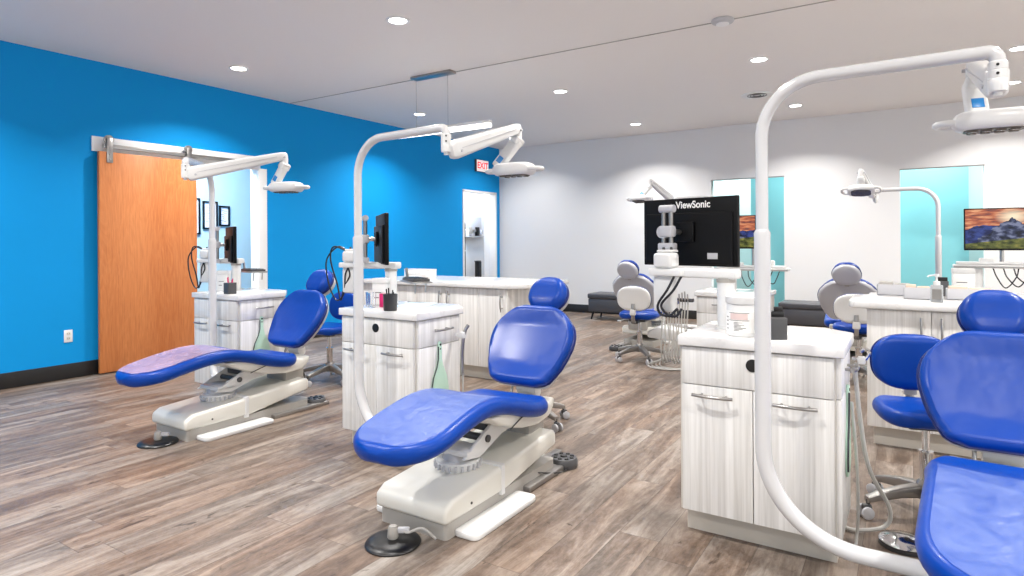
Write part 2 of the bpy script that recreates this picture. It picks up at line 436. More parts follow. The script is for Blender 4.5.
# side rooms
b = nb(); box(b, XL-1.72, XL-1.6, 1.8, 7.5, 0, H); box(b, XL-1.72, XL-.13, 1.7, 1.8, 0, H); box(b, XL-1.72, XL-.13, 7.5, 7.6, 0, H); struct('wall_side_room', b, 'pale_aqua')
b = nb(); box(b, XL-1.1, XL-.98, 7.62, 12.4, 0, H); box(b, XL-1.1, XL-.13, 7.6, 7.68, 0, H); box(b, XL-1.1, XL+.2, 12.4, 12.5, 0, H)
box(b, XL-.28, XL-.13, 9.93, 10.03, 0, H); box(b, XL-.01, XL+.0, 10.18, 12.4, 0, H); struct('wall_far_room', b, 'white')
b = nb(); box(b, -2.28, .69, 11.05, 11.15, 0, H); struct('wall_aqua_partition', b, 'aqua')
b = nb(); box(b, -5.0, 3.0, 13.2, 13.3, 0, H); box(b, -3.6, -3.5, YB+.13, 13.2, 0, H); box(b, 2.2, 2.3, YB+.13, 13.2, 0, H); struct('wall_beyond', b, 'pale_aqua')  # paler than the partition, its brighter light put into the wall colour
# casing and header of the sliding door
b = nb(); box(b, XL, XL+.018, 2.92, A1+.02, 2.17, 2.315, .003); struct('trim_3', b, 'trim')
b = nb(); box(b, XL-.14, XL+.02, A1-.008, A1+.11, 0, 2.172, .003); box(b, XL+.001, XL+.0195, 3.2, A1+.005, 2.15, 2.17, .003); struct('trim_4', b, 'trim')
b = nb(); box(b, XL-.13, XL+.012, D0-.01, D0+.035, 0, DZ, .003); box(b, XL-.13, XL+.012, D1-.035, D1+.01, 0, DZ, .003); box(b, XL-.13, XL+.012, D0-.01, D1+.01, DZ-.03, DZ+.01, .003); struct('trim_5', b, 'trim')

# sliding barn door
t = thing('barn_door', 'oak veneer sliding barn door hung on a steel rail over the blue wall', 'door', (XL+.07, 3.44, 0))
b = nb(); box(b, -.02, .02, -.49, .49, .012, 2.165, .003); part('door_panel', t, 'oak', b)
for yy in (-.395, .405):
    b = nb(); box(b, .021, .028, yy-.028, yy+.028, 2.06, 2.30, .002)
    for z in (2.09, 2.14): lathe(b, [(0,0),(.009,0),(.009,.006),(0,.008)], 10, T(.028, yy, z) @ R(PI/2, 'Y'))
    h = part('hanger_strap', t, 'steel', b)
    b = nb(); lathe(b, [(0,-.01),(.045,-.01),(.045,-.004),(.038,0),(.045,.004),(.045,.01),(0,.01)], 24, T(0.005, yy, 2.285) @ R(PI/2, 'Y')); part('roller', h, 'steel', b)
b = nb(); box(b, .0, .03, 3.0, 4.72, 2.205, 2.245, .003, mtx=T(XL+.045, 0, 0))
for y in (3.05, 3.35, 3.9, 4.3, 4.68): lathe(b, [(.014,-.04),(.014,.012),(0,.012)], 12, T(XL+.064, y, 2.225) @ R(PI/2, 'Y'))
b2 = finish('door_rail', b, 'steel'); tag(b2, 'long brushed steel sliding rail fixed to the white header board', 'rail')

# electrical outlet
t = thing('wall_outlet', 'white electrical outlet plate low on the blue wall left of the barn door', 'outlet', (XL, 2.715, .40))
b = nb(); box(b, 0, .006, -.036, .036, -.058, .058, .003); part('cover_plate', t, 'trim', b)
for z in (-.022, .022):
    b = nb(); prism(b, rrect(-.017, .017, -.014, .014, .008), .006, .0085, Matrix(((0,0,1,0),(1,0,0,0),(0,1,0,z),(0,0,0,1)))); s = part('socket', t, 'cream', b)
    b = nb(); box(b, .0085, .0088, -.009, -.006, z-.005, z+.005); box(b, .0085, .0088, .006, .009, z-.005, z+.005); part('slots', s, 'dark', b)

# text helper: real letters turned to mesh
def text_obj(name, body, size, m, mtx, parent, ext=.001, bold=True, align='CENTER', sx=1.0):
    cu = bpy.data.curves.new(name, 'FONT'); cu.body = body; cu.size = size; cu.extrude = ext; cu.align_x = align; cu.align_y = 'CENTER'
    if bold: cu.offset = size*.022
    o = bpy.data.objects.new(name, cu); C.objects.link(o)
    dg = bpy.context.evaluated_depsgraph_get(); me = bpy.data.meshes.new_from_object(o.evaluated_get(dg))
    me.transform(Matrix.Scale(sx, 4, (1,0,0))); me.transform(mtx); me.materials.clear(); me.materials.append(M[m])
    bpy.data.objects.remove(o); bpy.data.curves.remove(cu)
    r = bpy.data.objects.new(name, me); C.objects.link(r); r.parent = parent; return r

# exit sign on the blue wall (face towards +X)
t = thing('exit_sign', 'lit red and white EXIT sign on the blue wall above the far doorway', 'sign', (XL, 9.43, 2.66))
b = nb(); box(b, 0, .045, -.19, .19, -.11, .11, .006); part('housing', t, 'dgrey', b)
b = nb(); box(b, .045, .049, -.183, .183, -.103, .103, .002); part('face_plate', t, 'signw', b)
FX = Matrix(((0,0,1,0),(1,0,0,0),(0,1,0,0),(0,0,0,1)))
text_obj('letters', 'EXIT', .165, 'red', T(.0495, 0, 0) @ FX, t)

# recessed downlights
proto = None
def downlight(x, y, label, grp=None):
    global proto
    if proto is None:
        t = thing('downlight', label, 'ceiling light', (x, y, H))
        b = nb(); lathe(b, [(.072,0),(.096,0),(.098,-.004),(.094,-.009),(.076,-.011),(.070,-.006),(.072,0)], 32); part('trim_ring', t, 'trim', b)
        b = nb(); lathe(b, [(0,-.004),(.072,-.004),(.070,-.008),(0,-.0085)], 28); part('diffuser', t, 'lamp', b)
        proto = t
    else: t = dup(proto, (x, y, H), 0, label)
    if grp: t['group'] = grp
    ld = bpy.data.lights.new('downlight_beam', 'AREA'); ld.shape = 'DISK'; ld.size = .15; ld.energy = LAMP_W; ld.color = (1, .97, .93); ld.spread = math.radians(128)
    lo = bpy.data.objects.new('downlight_beam', ld); C.objects.link(lo); lo.parent = t; lo.location = (0, 0, -.014)
    return t
named = [((-5.77, 9.1), 'round recessed downlight at the blue wall corner, behind the central lamp arm'),  # lamp added to brighten the white wall near the corner
 ((-3.47, 3.75), 'round recessed downlight nearest the camera, above the middle chair, left of the smoke detector'),
 ((-5.77, 3.88), 'round recessed downlight nearest the blue wall, above the barn door'),
 ((-5.77, 6.66), 'round recessed downlight seen between the two wires of the hanging pendant'),
 ((-3.51, 6.58), 'round recessed downlight just right of the pendant lamp'),
 ((-3.54, 9.07), 'round recessed downlight nearest the corner of the blue and white walls'),
 ((-1.26, 6.52), 'round recessed downlight between smoke detector and round air vent'),
 ((-1.29, 9.02), 'round recessed downlight close to the white wall, right of the air vent'),
 ((.98, 9.1), 'round recessed downlight at the right edge near the white wall'),
 ((.86, 7.5), 'round recessed downlight at the right edge above the nearest lamp boom')]
for (x, y), l in named: downlight(x, y, l)
for x, y in ((-1.27, 3.8), (.98, 3.8), (3.2, 3.8), (3.2, 6.5), (3.2, 9.0), (-5.77, 1.3), (-3.5, 1.3), (-1.27, 1.3), (.98, 1.3), (3.2, 1.3), (-5.77, -1.2), (-3.5, -1.2), (-1.27, -1.2), (.98, -1.2), (3.2, -1.2)):
    downlight(x, y, 'round recessed downlight behind or beside the camera', 'downlights outside the picture')
# lamps of the side rooms
for nm, x, y, s, e in (('side_room', -7.2, 4.1, .9, 110), ('far_room', -7.2, 9.7, .5, 75), ('beyond', -2.9, 12.2, .8, 40), ('beyond', 1.4, 12.2, .8, 34), ('partition', -1.0, 10.62, .5, 19), ('partition', .3, 10.62, .5, 17)):
    b = nb(); box(b, -s/2, s/2, -.15, .15, -.03, 0, .005); t = thing('ceiling_panel_light', 'ceiling light panel of the adjoining room, out of sight', 'ceiling light', (x, y, H), group='light panels of the adjoining rooms'); part('panel', t, 'trim', b)
    ld = bpy.data.lights.new('panel_beam', 'AREA'); ld.shape = 'RECTANGLE'; ld.size = s; ld.size_y = .3; ld.energy = e
    lo = bpy.data.objects.new('panel_beam', ld); C.objects.link(lo); lo.parent = t; lo.location = (0, 0, -.04)
# added fill light in the window openings of the right wall
for a, c in W:
    ld = bpy.data.lights.new('window_daylight', 'AREA'); ld.shape = 'RECTANGLE'; ld.size = 1.35; ld.size_y = c-a-.1; ld.energy = 38*ROOM_FILL; ld.color = (1, .985, .95)
    lo = bpy.data.objects.new('window_daylight', ld); C.objects.link(lo); lo.location = (XR+.02, (a+c)/2, 1.675); lo.rotation_euler = (0, PI/2, 0)

# smoke detector, round vent
t = thing('smoke_detector', 'round white smoke detector on the ceiling beside the seam', 'smoke detector', (-1.28, 5.19, H))
b = nb(); lathe(b, [(.085,0),(.09,-.012),(.082,-.026),(.06,-.034),(0,-.036)], 32); part('housing', t, 'shell', b)
b = nb(); lathe(b, [(.05,-.033),(.05,-.042),(.04,-.046),(0,-.047)], 24); part('sensor_cap', t, 'trim', b)
t = thing('ceiling_vent', 'round ceiling air vent with a dark louvred centre', 'vent', (-1.59, 8.1, H))
b = nb(); lathe(b, [(.115,0),(.185,0),(.187,-.006),(.165,-.014),(.115,-.008)], 36); part('flange', t, 'trim', b)
b = nb(); lathe(b, [(0,-.002),(.117,-.002),(.117,-.004),(0,-.004)], 28); part('duct_shadow', t, 'blk', b)
b = nb()
for r_ in (.04, .075, .105): lathe(b, [(r_-.006,-.004),(r_+.008,-.014),(r_+.010,-.012),(r_-.002,-.003),(r_-.006,-.004)], 28)
part('louvres', t, 'dgrey', b)

# pendant linear lamp
t = thing('pendant_light', 'slim white linear pendant hung on two thin wires above the reception counter', 'pendant light', (-4.28, 5.16, H))
b = nb(); box(b, -.27, .27, -.055, .055, -.03, 0, .004); part('canopy', t, 'steel', b)
for x in (-.235, .2):
    b = nb(); tube(b, [(x, 0, -.03), (x, 0, -.57)], .0022, 6); part('wire', t, 'steel', b)
b = nb(); box(b, -.60, .74, -.030, .030, -.600, -.565, .012); part('bar', t, 'trim', b)
b = nb(); box(b, -.60, .74, -.029, .029, -.640, -.5995, .012); part('diffuser', t, mat('pendant_glow', (1,1,1,1), .4, emit=(1,.98,.95,1), es=2.5), b)

# ================================================================== CABINETS
def bar_handle(bm, x, y, z, L, ax, out, m=None, bow=.012, r=.0068):
    """bowed bar handle at (x,y,z) with bar along ax ('X','Z','Y'), standing off along vector out"""
    A = Vector({'X': (1,0,0), 'Y': (0,1,0), 'Z': (0,0,1)}[ax]); O = Vector(out); c = Vector((x, y, z))
    pts = [c+A*(L/2*u)+O*(.030+bow*(1-u*u)) for u in [k/6-1 for k in range(13)]]
    tube(bm, pts, r, 10)
    for u in (-.6, .6): tube(bm, [c+A*(L/2*u), c+A*(L/2*u)+O*(.030+bow*(1-u*u))], r*.8, 8)
def chair_cabinet(name, label, loc, W_=.60, D_=.52, grp=None):
    """small chairside cabinet: origin = front-left floor corner; front faces -Y, drawer side faces +X"""
    t = thing(name, label, 'cabinet', loc, group=grp)
    c = .11
    foot = [(0, .018), (W_, .018), (W_, D_-c), (W_-c, D_), (0, D_)]
    kf = [(.006, .085), (W_-.006, .085), (W_-.006, D_-c-.02), (W_-c-.04, D_-.05), (.006, D_-.05)]
    b = nb(); prism(b, kf, 0, .115); part('toe_kick', t, 'kick', b)
    b = nb(); prism(b, foot, .11, .815); part('carcass', t, 'edge', b)
    b = nb(); box(b, .012, W_-.006, 0, .018, .655, .81, .0015); fp = part('top_panel', t, 'lam', b)
    b = nb(); lathe(b, [(0,0),(.026,0),(.026,.003),(.020,.0035),(0,.0035)], 24, T(W_*.5, .0, .755) @ R(PI/2, 'X')); part('grommet', fp, 'blk', b)
    for k in (0, 1):
        xa, xb = (.012, W_/2-.002) if k == 0 else (W_/2+.002, W_-.006)
        b = nb(); box(b, xa, xb, 0, .018, .115, .651, .0015); d = part('door', t, 'lam', b)
        b = nb(); bar_handle(b, (xa+xb)/2+(-.01 if k == 0 else .01), 0, .615, .165, 'X', (0,-1,0)); part('handle', d, 'steel', b)
    # drawer and blank panel on the +X side
    b = nb(); box(b, W_, W_+.018, .02, D_-c-.006, .655, .81, .0015); d = part('drawer', t, 'lam', b)
    b = nb(); bar_handle(b, W_+.018, (D_-c)/2+.01, .745, .165, 'Y', (1,0,0)); part('handle', d, 'steel', b)
    b = nb(); box(b, W_, W_+.018, .02, D_-c-.006, .115, .651, .0015); part('side_panel', t, 'lam', b)
    b = nb(); prism(b, [(W_+.012, D_-c), (W_-c+.01, D_+.005), (W_-c, D_), (W_, D_-c-.005)], .115, .81); part('corner_panel', t, 'lam', b)
    o = .014
    top = [(-.004, -o), (W_+.018+o, -o), (W_+.018+o, D_-c+.015), (W_-c+.02, D_+o), (-.004, D_+o)]
    b = nb(); prism(b, top, .816, .86, bev=.006); part('countertop', t, 'quartz', b)
    return t
cab1 = chair_cabinet('chairside_cabinet', 'nearest chairside cabinet, with the big white lidded jar on its top', (-.845, 2.655, 0))
lab = {2: 'middle chairside cabinet beside the central blue dental chair, pencil cup on top',
       3: 'farthest left chairside cabinet, in front of the barn door opening'}
cab2 = dup(cab1, (-2.99, 2.70, 0), 0, lab[2]); cab3 = dup(cab1, (-5.04, 2.96, 0), 0, lab[3])

def long_counter(name, label, x0, x1, y0, y1, seams, ztop=.885, open_end=None):
    t = thing(name, label, 'counter', (x0, y0, 0)); W_, D_ = x1-x0, y1-y0
    b = nb(); box(b, .03, W_-.03, .08, D_-.03, 0, .125); part('toe_kick', t, 'kick', b)
    b = nb(); box(b, 0, W_, .02, D_, .12, ztop-.042); part('carcass', t, 'lam', b)
    for i, (a, c) in enumerate(zip(seams[:-1], seams[1:])):
        b = nb(); box(b, a-x0+.0015, c-x0-.0015, 0, .02, .125, ztop-.048, .0015); d = part('door', t, 'lam', b)
        hx = (c-x0-.05) if i % 2 == 0 else (a-x0+.05)
        b = nb(); bar_handle(b, hx, 0, ztop-.165, .165, 'Z', (0,-1,0)); part('handle', d, 'steel', b)
    return t, W_, D_
ca, W_, D_ = long_counter('reception_counter', 'long streaked white counter with curved top in front of the blue wall', -4.82, -3.03, 4.66, 5.4, [-4.82, -4.47, -4.10, -3.73, -3.35, -3.03])
tp = [(-.03, -.03)] + [(1.74+.22*math.sin(q), .19-.22*math.cos(q)) for q in [PI/2*k/10 for k in range(11)]] + [(1.96, D_+.12), (-.03, D_+.12)]
b = nb(); prism(b, tp, .843, .885, bev=.006); part('countertop', ca, 'quartz', b)
cb, W_, D_ = long_counter('shared_counter', 'streaked white shared counter behind the nearest operator stool at right', -.235, 1.40, 4.40, 5.15, [-.235, .095, .44, .78, 1.1, 1.4])
tp = [(W_+.03, D_+.02), (-.02, D_+.02)] + [(-.02-.08*math.sin(PI/2*k/8), .6+.0*k) for k in (0,)] + [(-.10, .5), (-.10, .06), (-.07, -.02), (-.03, -.03), (W_+.03, -.03)]
b = nb(); prism(b, tp, .843, .885, bev=.006); part('countertop', cb, 'quartz', b)

# ================================================================== DENTAL CHAIRS
def chair_proto():
    t = thing('dental_chair', '', 'dental chair', (0, 0, 0))
    # ---- base
    b = nb(); prism(b, rrect(-.19, .19, 0.0, .95, .02), 0, .075); prism(b, rrect(-.15, .15, .6, 1.12, .03), 0, .02); part('base_plinth', t, 'grey', b)
    b = nb()
    prof = [(-.02, .07), (-.02, .135), (.03, .165), (.42, .195), (.92, .240), (.945, .225), (.945, .15), (.46, .075)]
    prism(b, prof, -.205, .205, YZ, bev=.02, seg=3); bc = part('base_cover', t, 'cream', b)
    b = nb(); prism(b, [(.40, .06), (.43, .06), (.43, .205), (.40, .20)], -.2075, .2075, YZ, bev=.004); part('cover_seam', bc, 'plast', b)
    b = nb(); lathe(b, [(0,0),(.006,0),(.006,.003),(0,.003)], 10, T(.205, .16, .11) @ R(PI/2, 'Y')); part('button', bc, 'dark', b)
    b = nb(); prism(b, rrect(.175, .307, .055, .57, .035), 0, .028, bev=.008); part('side_plate', t, 'plast', b, 'white plate resting on the floor along the right side')
    b = nb(); prism(b, rrect(-.29, -.19, .06, .60, .03), 0, .028, bev=.008); part('side_plate', t, 'plast', b, 'white plate resting on the floor along the left side')
    b = nb(); box(b, .15, .23, .62, 1.12, 0, .03, .008); box(b, .08, .13, .6, 1.16, .01, .05, .008); part('floor_rail', t, 'bmetal', b)
    # ---- swivel and lift link
    b = nb(); lathe(b, [(0,.18),(.095,.18),(.105,.20),(.105,.222),(.09,.228),(0,.23)], 32, T(0, .33, 0)); sw = part('swivel_hub', t, 'plast', b)
    b = nb()
    for k in range(22):
        a = 2*PI*k/22; box(b, -.006, .006, .098, .116, .19, .215, .002, mtx=T(0, .33, 0) @ R(a, 'Z'))
    part('detent_teeth', sw, 'shell', b)
    b = nb(); lathe(b, [(0,.22),(.075,.22),(.07,.26),(.05,.28),(0,.28)], 28, T(0, .33, 0)); part('swivel_collar', t, 'shell', b)
    b = nb()
    for sx in (-.11, .09):
        prism(b, [(.24, .255), (.36, .235), (.55, .30), (.80, .33), (.86, .40), (.70, .43), (.50, .385), (.34, .31)], sx, sx+.02, YZ, bev=.004)
    box(b, -.11, .11, .26, .40, .255, .285, .01); part('lift_arm', t, 'plast', b)
    b = nb()
    tube(b, [(-.12, .42, .31), (.12, .42, .31)], .018, 12); tube(b, [(-.12, .62, .36), (.12, .62, .36)], .018, 12); box(b, -.08, .08, .45, .8, .33, .40, .01); part('lift_motor', t, 'dgrey', b)
    b = nb(); box(b, -.12, .12, .80, .97, .20, .36, .02); part('rear_support', t, 'grey', b)
    # ---- seat shell
    b = nb()
    pr = [(.28, .452), (.34, .41), (.46, .362), (.60, .325), (.76, .302), (.89, .312), (.95, .35), (.965, .40), (.93, .403), (.90, .383), (.8, .41), (.6, .44), (.4, .455)]
    prism(b, pr, -.195, .195, YZ, bev=.014, seg=3); sh = part('seat_shell', t, 'cream', b)
    b = nb(); tube(b, smooth_path([(.1975, .45, .36), (.1975, .55, .385), (.1975, .66, .405), (.1975, .75, .41)], 6), .003, 6); part('shell_seam', sh, 'dark', b)
    b = nb(); lathe(b, [(0,0),(.016,0),(.014,.004),(0,.004)], 16, T(.195, .78, .36) @ R(PI/2, 'Y')); part('screw_cap', sh, 'shell', b)
    # ---- seat pad with calf rest
    prof = [(-.31, .425), (-.16, .446), (.02, .482), (.17, .503), (.30, .502), (.44, .474), (.58, .430), (.72, .398), (.85, .400)]
    def wf(s):
        e = .225*(1-max(0, 1-s/.22)**2.5)**.5 if s < .22 else .225
        e = e + .025*min(1, max(0, (s-.5)/.3))
        if s > .9: e = e*(1-.28*((s-.9)/.1)**2.4)
        return e + .0
    b = nb(); pad(b, prof, wf, .042, r_end=.045, dish=.008, n_len=46, sub=18); seat = part('seat_cushion', t, 'vinyl', b)
    # ---- film over the calf rest
    def film(name, m, s1=.56):
        P = smooth_path([(0, y, z) for y, z in prof], 12); L = [0]
        for a, c in zip(P[:-1], P[1:]): L.append(L[-1]+(c-a).length)
        tot = L[-1]; bm = nb(); rings = []
        for k in range(41):
            s = .03+(s1-.03)*k/40; d = s*tot; i = min(max(j for j in range(len(L)) if L[j] <= d), len(P)-2)
            p = P[i].lerp(P[i+1], (d-L[i])/(L[i+1]-L[i])); tg = (P[min(i+2, len(P)-1)]-P[max(i-1, 0)]).normalized(); n_ = Vector((1,0,0)).cross(tg)
            w_ = max(wf(s)-.035, .02); row = []
            for j in range(17):
                u = -1+j/8; x = w_*u
                row.append(p+Vector((x, 0, 0))+n_*(.046-.008*(1-(x/wf(s))**2)*min(1, min(d, tot-d)/(.25*tot))+random.uniform(0, .0018)))
            rings.append(row)
        top = rings; bot = [[q-Vector((0,0,.0016)) for q in r] for r in rings]
        full = [t_+list(reversed(b_)) for t_, b_ in zip(top, bot)]
        ringloft(bm, full); return part(name, seat, m, bm, 'wrinkled see-through protective film over the calf rest')
    film('protective_film', 'film')
    # ---- backrest
    bp_ = [(.862, .472), (.94, .578), (1.02, .70), (1.10, .83), (1.132, .882)]
    wt = [(0, .165), (.14, .21), (.35, .250), (.56, .268), (.74, .250), (.90, .185), (1, .11)]
    wcurve = smooth_path([(a_, v_, 0) for a_, v_ in wt], 14)
    def wb(s):
        k = min(range(len(wcurve)), key=lambda i: abs(wcurve[i].x-s))
        return wcurve[k].y*(1-.35*max(0, 1-s/.06)**2)*(1-.35*max(0, (s-.95)/.05)**2)
    lean = Matrix.Identity(4)
    b = nb(); pad(b, bp_, wb, .036, r_end=.04, dish=.014, n_len=34, sub=18, mtx=lean); part('backrest_cushion', t, 'vinyl', b)
    off = [(y+.020, z-.013) for y, z in bp_]
    b = nb(); pad(b, off, lambda s: wb(s)*1.015, .034, r_end=.03, n_len=26, sub=14); bs = part('backrest_shell', t, 'shell', b)
    b = nb(); pad(b, [(y+.012, z-.008) for y, z in bp_], lambda s: wb(s)*1.035+.001, .012, r_end=.012, n_len=30, sub=14); part('piping', bs, 'vdark', b, 'dark blue piping')
    b = nb(); prism(b, [(.99, .36), (1.03, .40), (1.02, .60), (1.19, .88), (1.165, .895), (.985, .62), (.955, .42)], -.065, .065, YZ, bev=.01); part('back_spine', t, 'plast', b)
    b = nb(); tube(b, smooth_path([(-.09, .95, .40), (-.09, .985, .50), (-.09, .96, .58)], 6), .008, 8); part('back_lever', t, 'steel', b)
    # ---- headrest
    hp = [(1.158, .845), (1.225, .942), (1.285, 1.042)]
    b = nb(); pad(b, hp, ell(.124, 2.05), .052, r_end=.09, dish=.006, n_len=26, sub=14); part('headrest_cushion', t, 'vinyl', b)
    b = nb(); pad(b, [(y+.034, z-.020) for y, z in hp], lambda s: ell(.124, 2.05)(s)*1.01, .036, r_end=.075, n_len=22, sub=12); hs = part('headrest_shell', t, 'shell', b)
    b = nb(); pad(b, [(y+.018, z-.011) for y, z in hp], lambda s: ell(.124, 2.05)(s)*1.04+.001, .012, r_end=.012, n_len=26, sub=12); part('piping', hs, 'vdark', b, 'dark blue piping')
    b = nb(); box(b, -.035, .035, -.012, .012, -.06, .05, .006, mtx=T(0, 1.275, .93) @ R(math.radians(-33), 'X')); box(b, -.022, .022, -.01, .01, -.14, -.03, .004, mtx=T(0, 1.265, .93) @ R(math.radians(-33), 'X')); lathe(b, [(0,-.045),(.014,-.045),(.014,.045),(0,.045)], 14, T(0, 1.27, .935) @ R(PI/2, 'Y')); part('headrest_bracket', t, 'steel', b)
    return t
ch1 = chair_proto()
ch1.location = (-1.85, 2.07, 0); ch1['label'] = 'blue dental chair in the middle of the picture, clear film on its footrest'
ch2 = dup(ch1, (-4.08, 2.24, 0), 0, 'blue dental chair farthest left, lilac film on its footrest, before the barn door')
for o in ch2.children:
    if o.name.startswith('seat_cushion'):
        f = o.children[0]; f.data = f.data.copy(); f.data.materials.clear(); f.data.materials.append(M['film2'])
ch3 = dup(ch1, (.292, 2.07, 0), 0, 'nearest blue dental chair, cut off by the right edge of the picture')
def swivel_seat(ch, deg):
    a = math.radians(deg); c = Vector((0, .75, 0))
    for o in ch.children:
        if o.name.startswith(('seat_cushion', 'seat_shell')): o.rotation_euler = (0, 0, a); o.location = c - Matrix.Rotation(a, 3, 'Z') @ c
swivel_seat(ch1, 4.0); swivel_seat(ch3, -4.5)
ch4 = dup(ch1, (-2.76, 8.05, 0), PI, 'distant dental chair seen from behind, left of the big black monitor')
ch5 = dup(ch4, (-.53, 8.05, 0), PI, 'distant dental chair seen from behind, between the two right-hand cabinets')

# ================================================================== DENTAL LIGHTS
def lamp_head(t, c, rz, tilt=0., drop=.0):
    """lamp head centred at c, long axis turned by rz; emitting side down"""
    Mx = T(*c) @ R(rz, 'Z') @ R(tilt, 'X')
    b = nb()
    out = [(-.125, -.03), (-.115, -.055), (-.08, -.07), (0, -.078), (.08, -.07), (.115, -.055), (.125, -.03), (.125, .03), (.115, .055), (.08, .07), (0, .078), (-.08, .07), (-.115, .055), (-.125, .03)]
    rings = []
    for z, k in ((-.030, .80), (-.026, .88), (-.008, 1.0), (.014, .99), (.030, .90), (.038, .78), (.040, .5)): rings.append([Mx @ Vector((x*k, y*k, z)) for x, y in out])
    ringloft(b, rings); hd = part('lamp_head', t, 'plast', b)
    b = nb()
    rings = [[Mx @ Vector((x*.72, y*.7, z)) for x, y in out] for z in (-.0302, -.034)]; ringloft(b, rings)
    for i in range(4):
        for j in range(2): lathe(b, [(0,0),(.018,0),(.015,-.006),(0,-.007)], 12, Mx @ T(-.063+.042*i, -.026+.052*j, -.033))
    part('lens_panel', hd, 'lens', b)
    for s in (-1, 1):
        b = nb(); pts = fillet([(s*.08, -.042, 0), (s*.175, -.042, .0), (s*.175, .042, .0), (s*.08, .042, 0)], .035, 6)
        tube(b, [Mx @ Vector(p) for p in pts], .0125, 10); part('handle', hd, 'plast', b)
    return hd
def yoke(t, a, c):
    """panel from the arm end a down to the lamp head c, with the badge"""
    a = Vector(a); c = Vector(c); b = nb()
    lathe(b, [(0,.03),(.02,.03),(.024,.0),(.024,-.055),(.014,-.06),(0,-.06)], 16, T(a.x, a.y, a.z-.02)); k = part('swivel_pin', t, 'plast', b)
    d = c-Vector((a.x, a.y, a.z-.07)); Z = -d.normalized(); X = Vector((Z.y, -Z.x, 0)); 
    X = X.normalized() if X.length > .1 else Vector((1,0,0))
    if abs(X.y) > abs(X.x): X = Vector((1,0,0)); 
    Y = Z.cross(X).normalized(); X = Y.cross(Z)
    Mx = Matrix.Translation(c) @ Matrix((X, Y, Z)).transposed().to_4x4()
    L = d.length; b = nb(); box(b, -.036, .036, -.022, .022, -.01, L, .012, 3, Mx); box(b, -.03, .03, -.035, .035, L-.03, L+.02, .012, 3, Mx); y = part('yoke', t, 'plast', b)
    b = nb(); box(b, -.02, .02, -.0245, -.0215, .02, .06, .006, 2, Mx); part('badge', y, 'badge', b, 'small blue maker badge')
def arm(t, j, e):
    j, e = Vector(j), Vector(e); X = (e-j).normalized(); Y = Vector((0,0,1)).cross(X).normalized(); Z = X.cross(Y)
    Mx = Matrix.Translation(j) @ Matrix((X, Y, Z)).transposed().to_4x4(); L = (e-j).length
    b = nb(); rings = []
    for s, h, w_ in ((-.03, .028, .018), (-.02, .042, .026), (.0, .048, .032), (L*.5, .040, .029), (L-.02, .030, .025), (L+.012, .022, .018), (L+.02, .010, .01)):
        rings.append([Mx @ Vector((s, y, z)) for y, z in [(p[0], p[1]) for p in rrect(-w_, w_, -h, h, min(h, w_)*.6, 4)]])
    ringloft(b, rings); a = part('spring_arm', t, 'plast', b)
    b = nb(); box(b, .03, L-.06, -.0325, .0325, -.0, .003, 0, mtx=Mx); 
    for s in (.02, L-.01): lathe(b, [(0,-.036),(.007,-.036),(.007,.036),(0,.036)], 10, Mx @ T(s, 0, -.012) @ R(PI/2, 'X'))
    part('arm_seam', a, 'shell', b)
def dental_light(label, pole, foot, boom_end, arm_pts, head, rz, top=1.845, yk=(-.07, 0), droplen=.125, tilt=0.):
    t = thing('dental_light', label, 'dental light', (pole[0], pole[1], 0))
    P = lambda q: Vector((q[0]-pole[0], q[1]-pole[1], q[2]))
    b = nb(); low = fillet([(0,0,1.29), (0,0,.17), P((foot[0], foot[1], .17))], .42, 18)
    tube(b, low, .029, 18); tube(b, [(0,0,1.27), (0,0,1.29), (0,0,1.303)], [.029,.0295,.023], 18); part('lower_pole', t, 'tube', b)
    b = nb(); bx = Vector((boom_end[0]-pole[0], boom_end[1]-pole[1], boom_end[2]))
    dn = Vector((bx.x, bx.y, 0)).normalized()
    up = fillet([(0,0,1.28), (0,0,top), bx-dn*.12], .20, 14) + fillet([bx-dn*.11, bx, bx-Vector((0,0,.06))], .045, 8)
    tube(b, up, .0222, 18); part('upper_boom', t, 'tube', b)
    b = nb(); lathe(b, [(0,-.03),(.022,-.031),(.0265,-.036),(.0265,-.058),(.0255,-.059),(.0255,-.061),(.0265,-.062),(.0265,-.084),(.0255,-.085),(.0265,-.087),(.0265,-.11),(.024,-droplen),(.012,-droplen-.003),(.012,-droplen-.014),(0,-droplen-.014)], 24, T(*bx)); jo = part('joint_block', t, 'plast', b)
    b = nb()
    d = (P(arm_pts[0])-bx); a0 = math.atan2(-pole[1]-bx.y, -pole[0]-bx.x)
    for z in (-.046, -.073): lathe(b, [(0,0),(.0045,0),(.0045,.0285),(0,.0285)], 8, T(bx.x, bx.y, z+bx.z) @ R(a0, 'Z') @ R(PI/2, 'Y'))
    part('set_screws', jo, 'blk', b)
    arm(t, P(arm_pts[0]), P(arm_pts[1]))
    yoke(t, P(arm_pts[1]), P(head)+Vector((yk[0], yk[1], .03)))
    lamp_head(t, P(head), rz, tilt)
    return t
dental_light('tall white dental light whose pole stands before the nearest cabinet, lamp at top right', (-.470, 2.47), (.20, 2.47), (.228, 2.45, 1.845), [(.228, 2.48, 1.755), (.20, 2.96, 1.92)], (.255, 2.90, 1.695), .0, yk=(-.045, .01))
dental_light('white dental light over the central blue chair, arm crossing the blue and white wall corner', (-2.67, 2.545), (-2.02, 2.50), (-1.99, 2.50, 1.845), [(-1.97, 2.54, 1.735), (-1.935, 3.10, 1.925)], (-1.930, 3.05, 1.675), .03, yk=(-.115, .0))
dental_light('white dental light at far left in front of the barn door', (-4.62, 2.87), (-4.22, 2.75), (-4.12, 2.37, 1.83), [(-4.10, 2.40, 1.735), (-3.83, 2.94, 1.895)], (-3.80, 2.93, 1.662), .25, yk=(-.10, -.02))
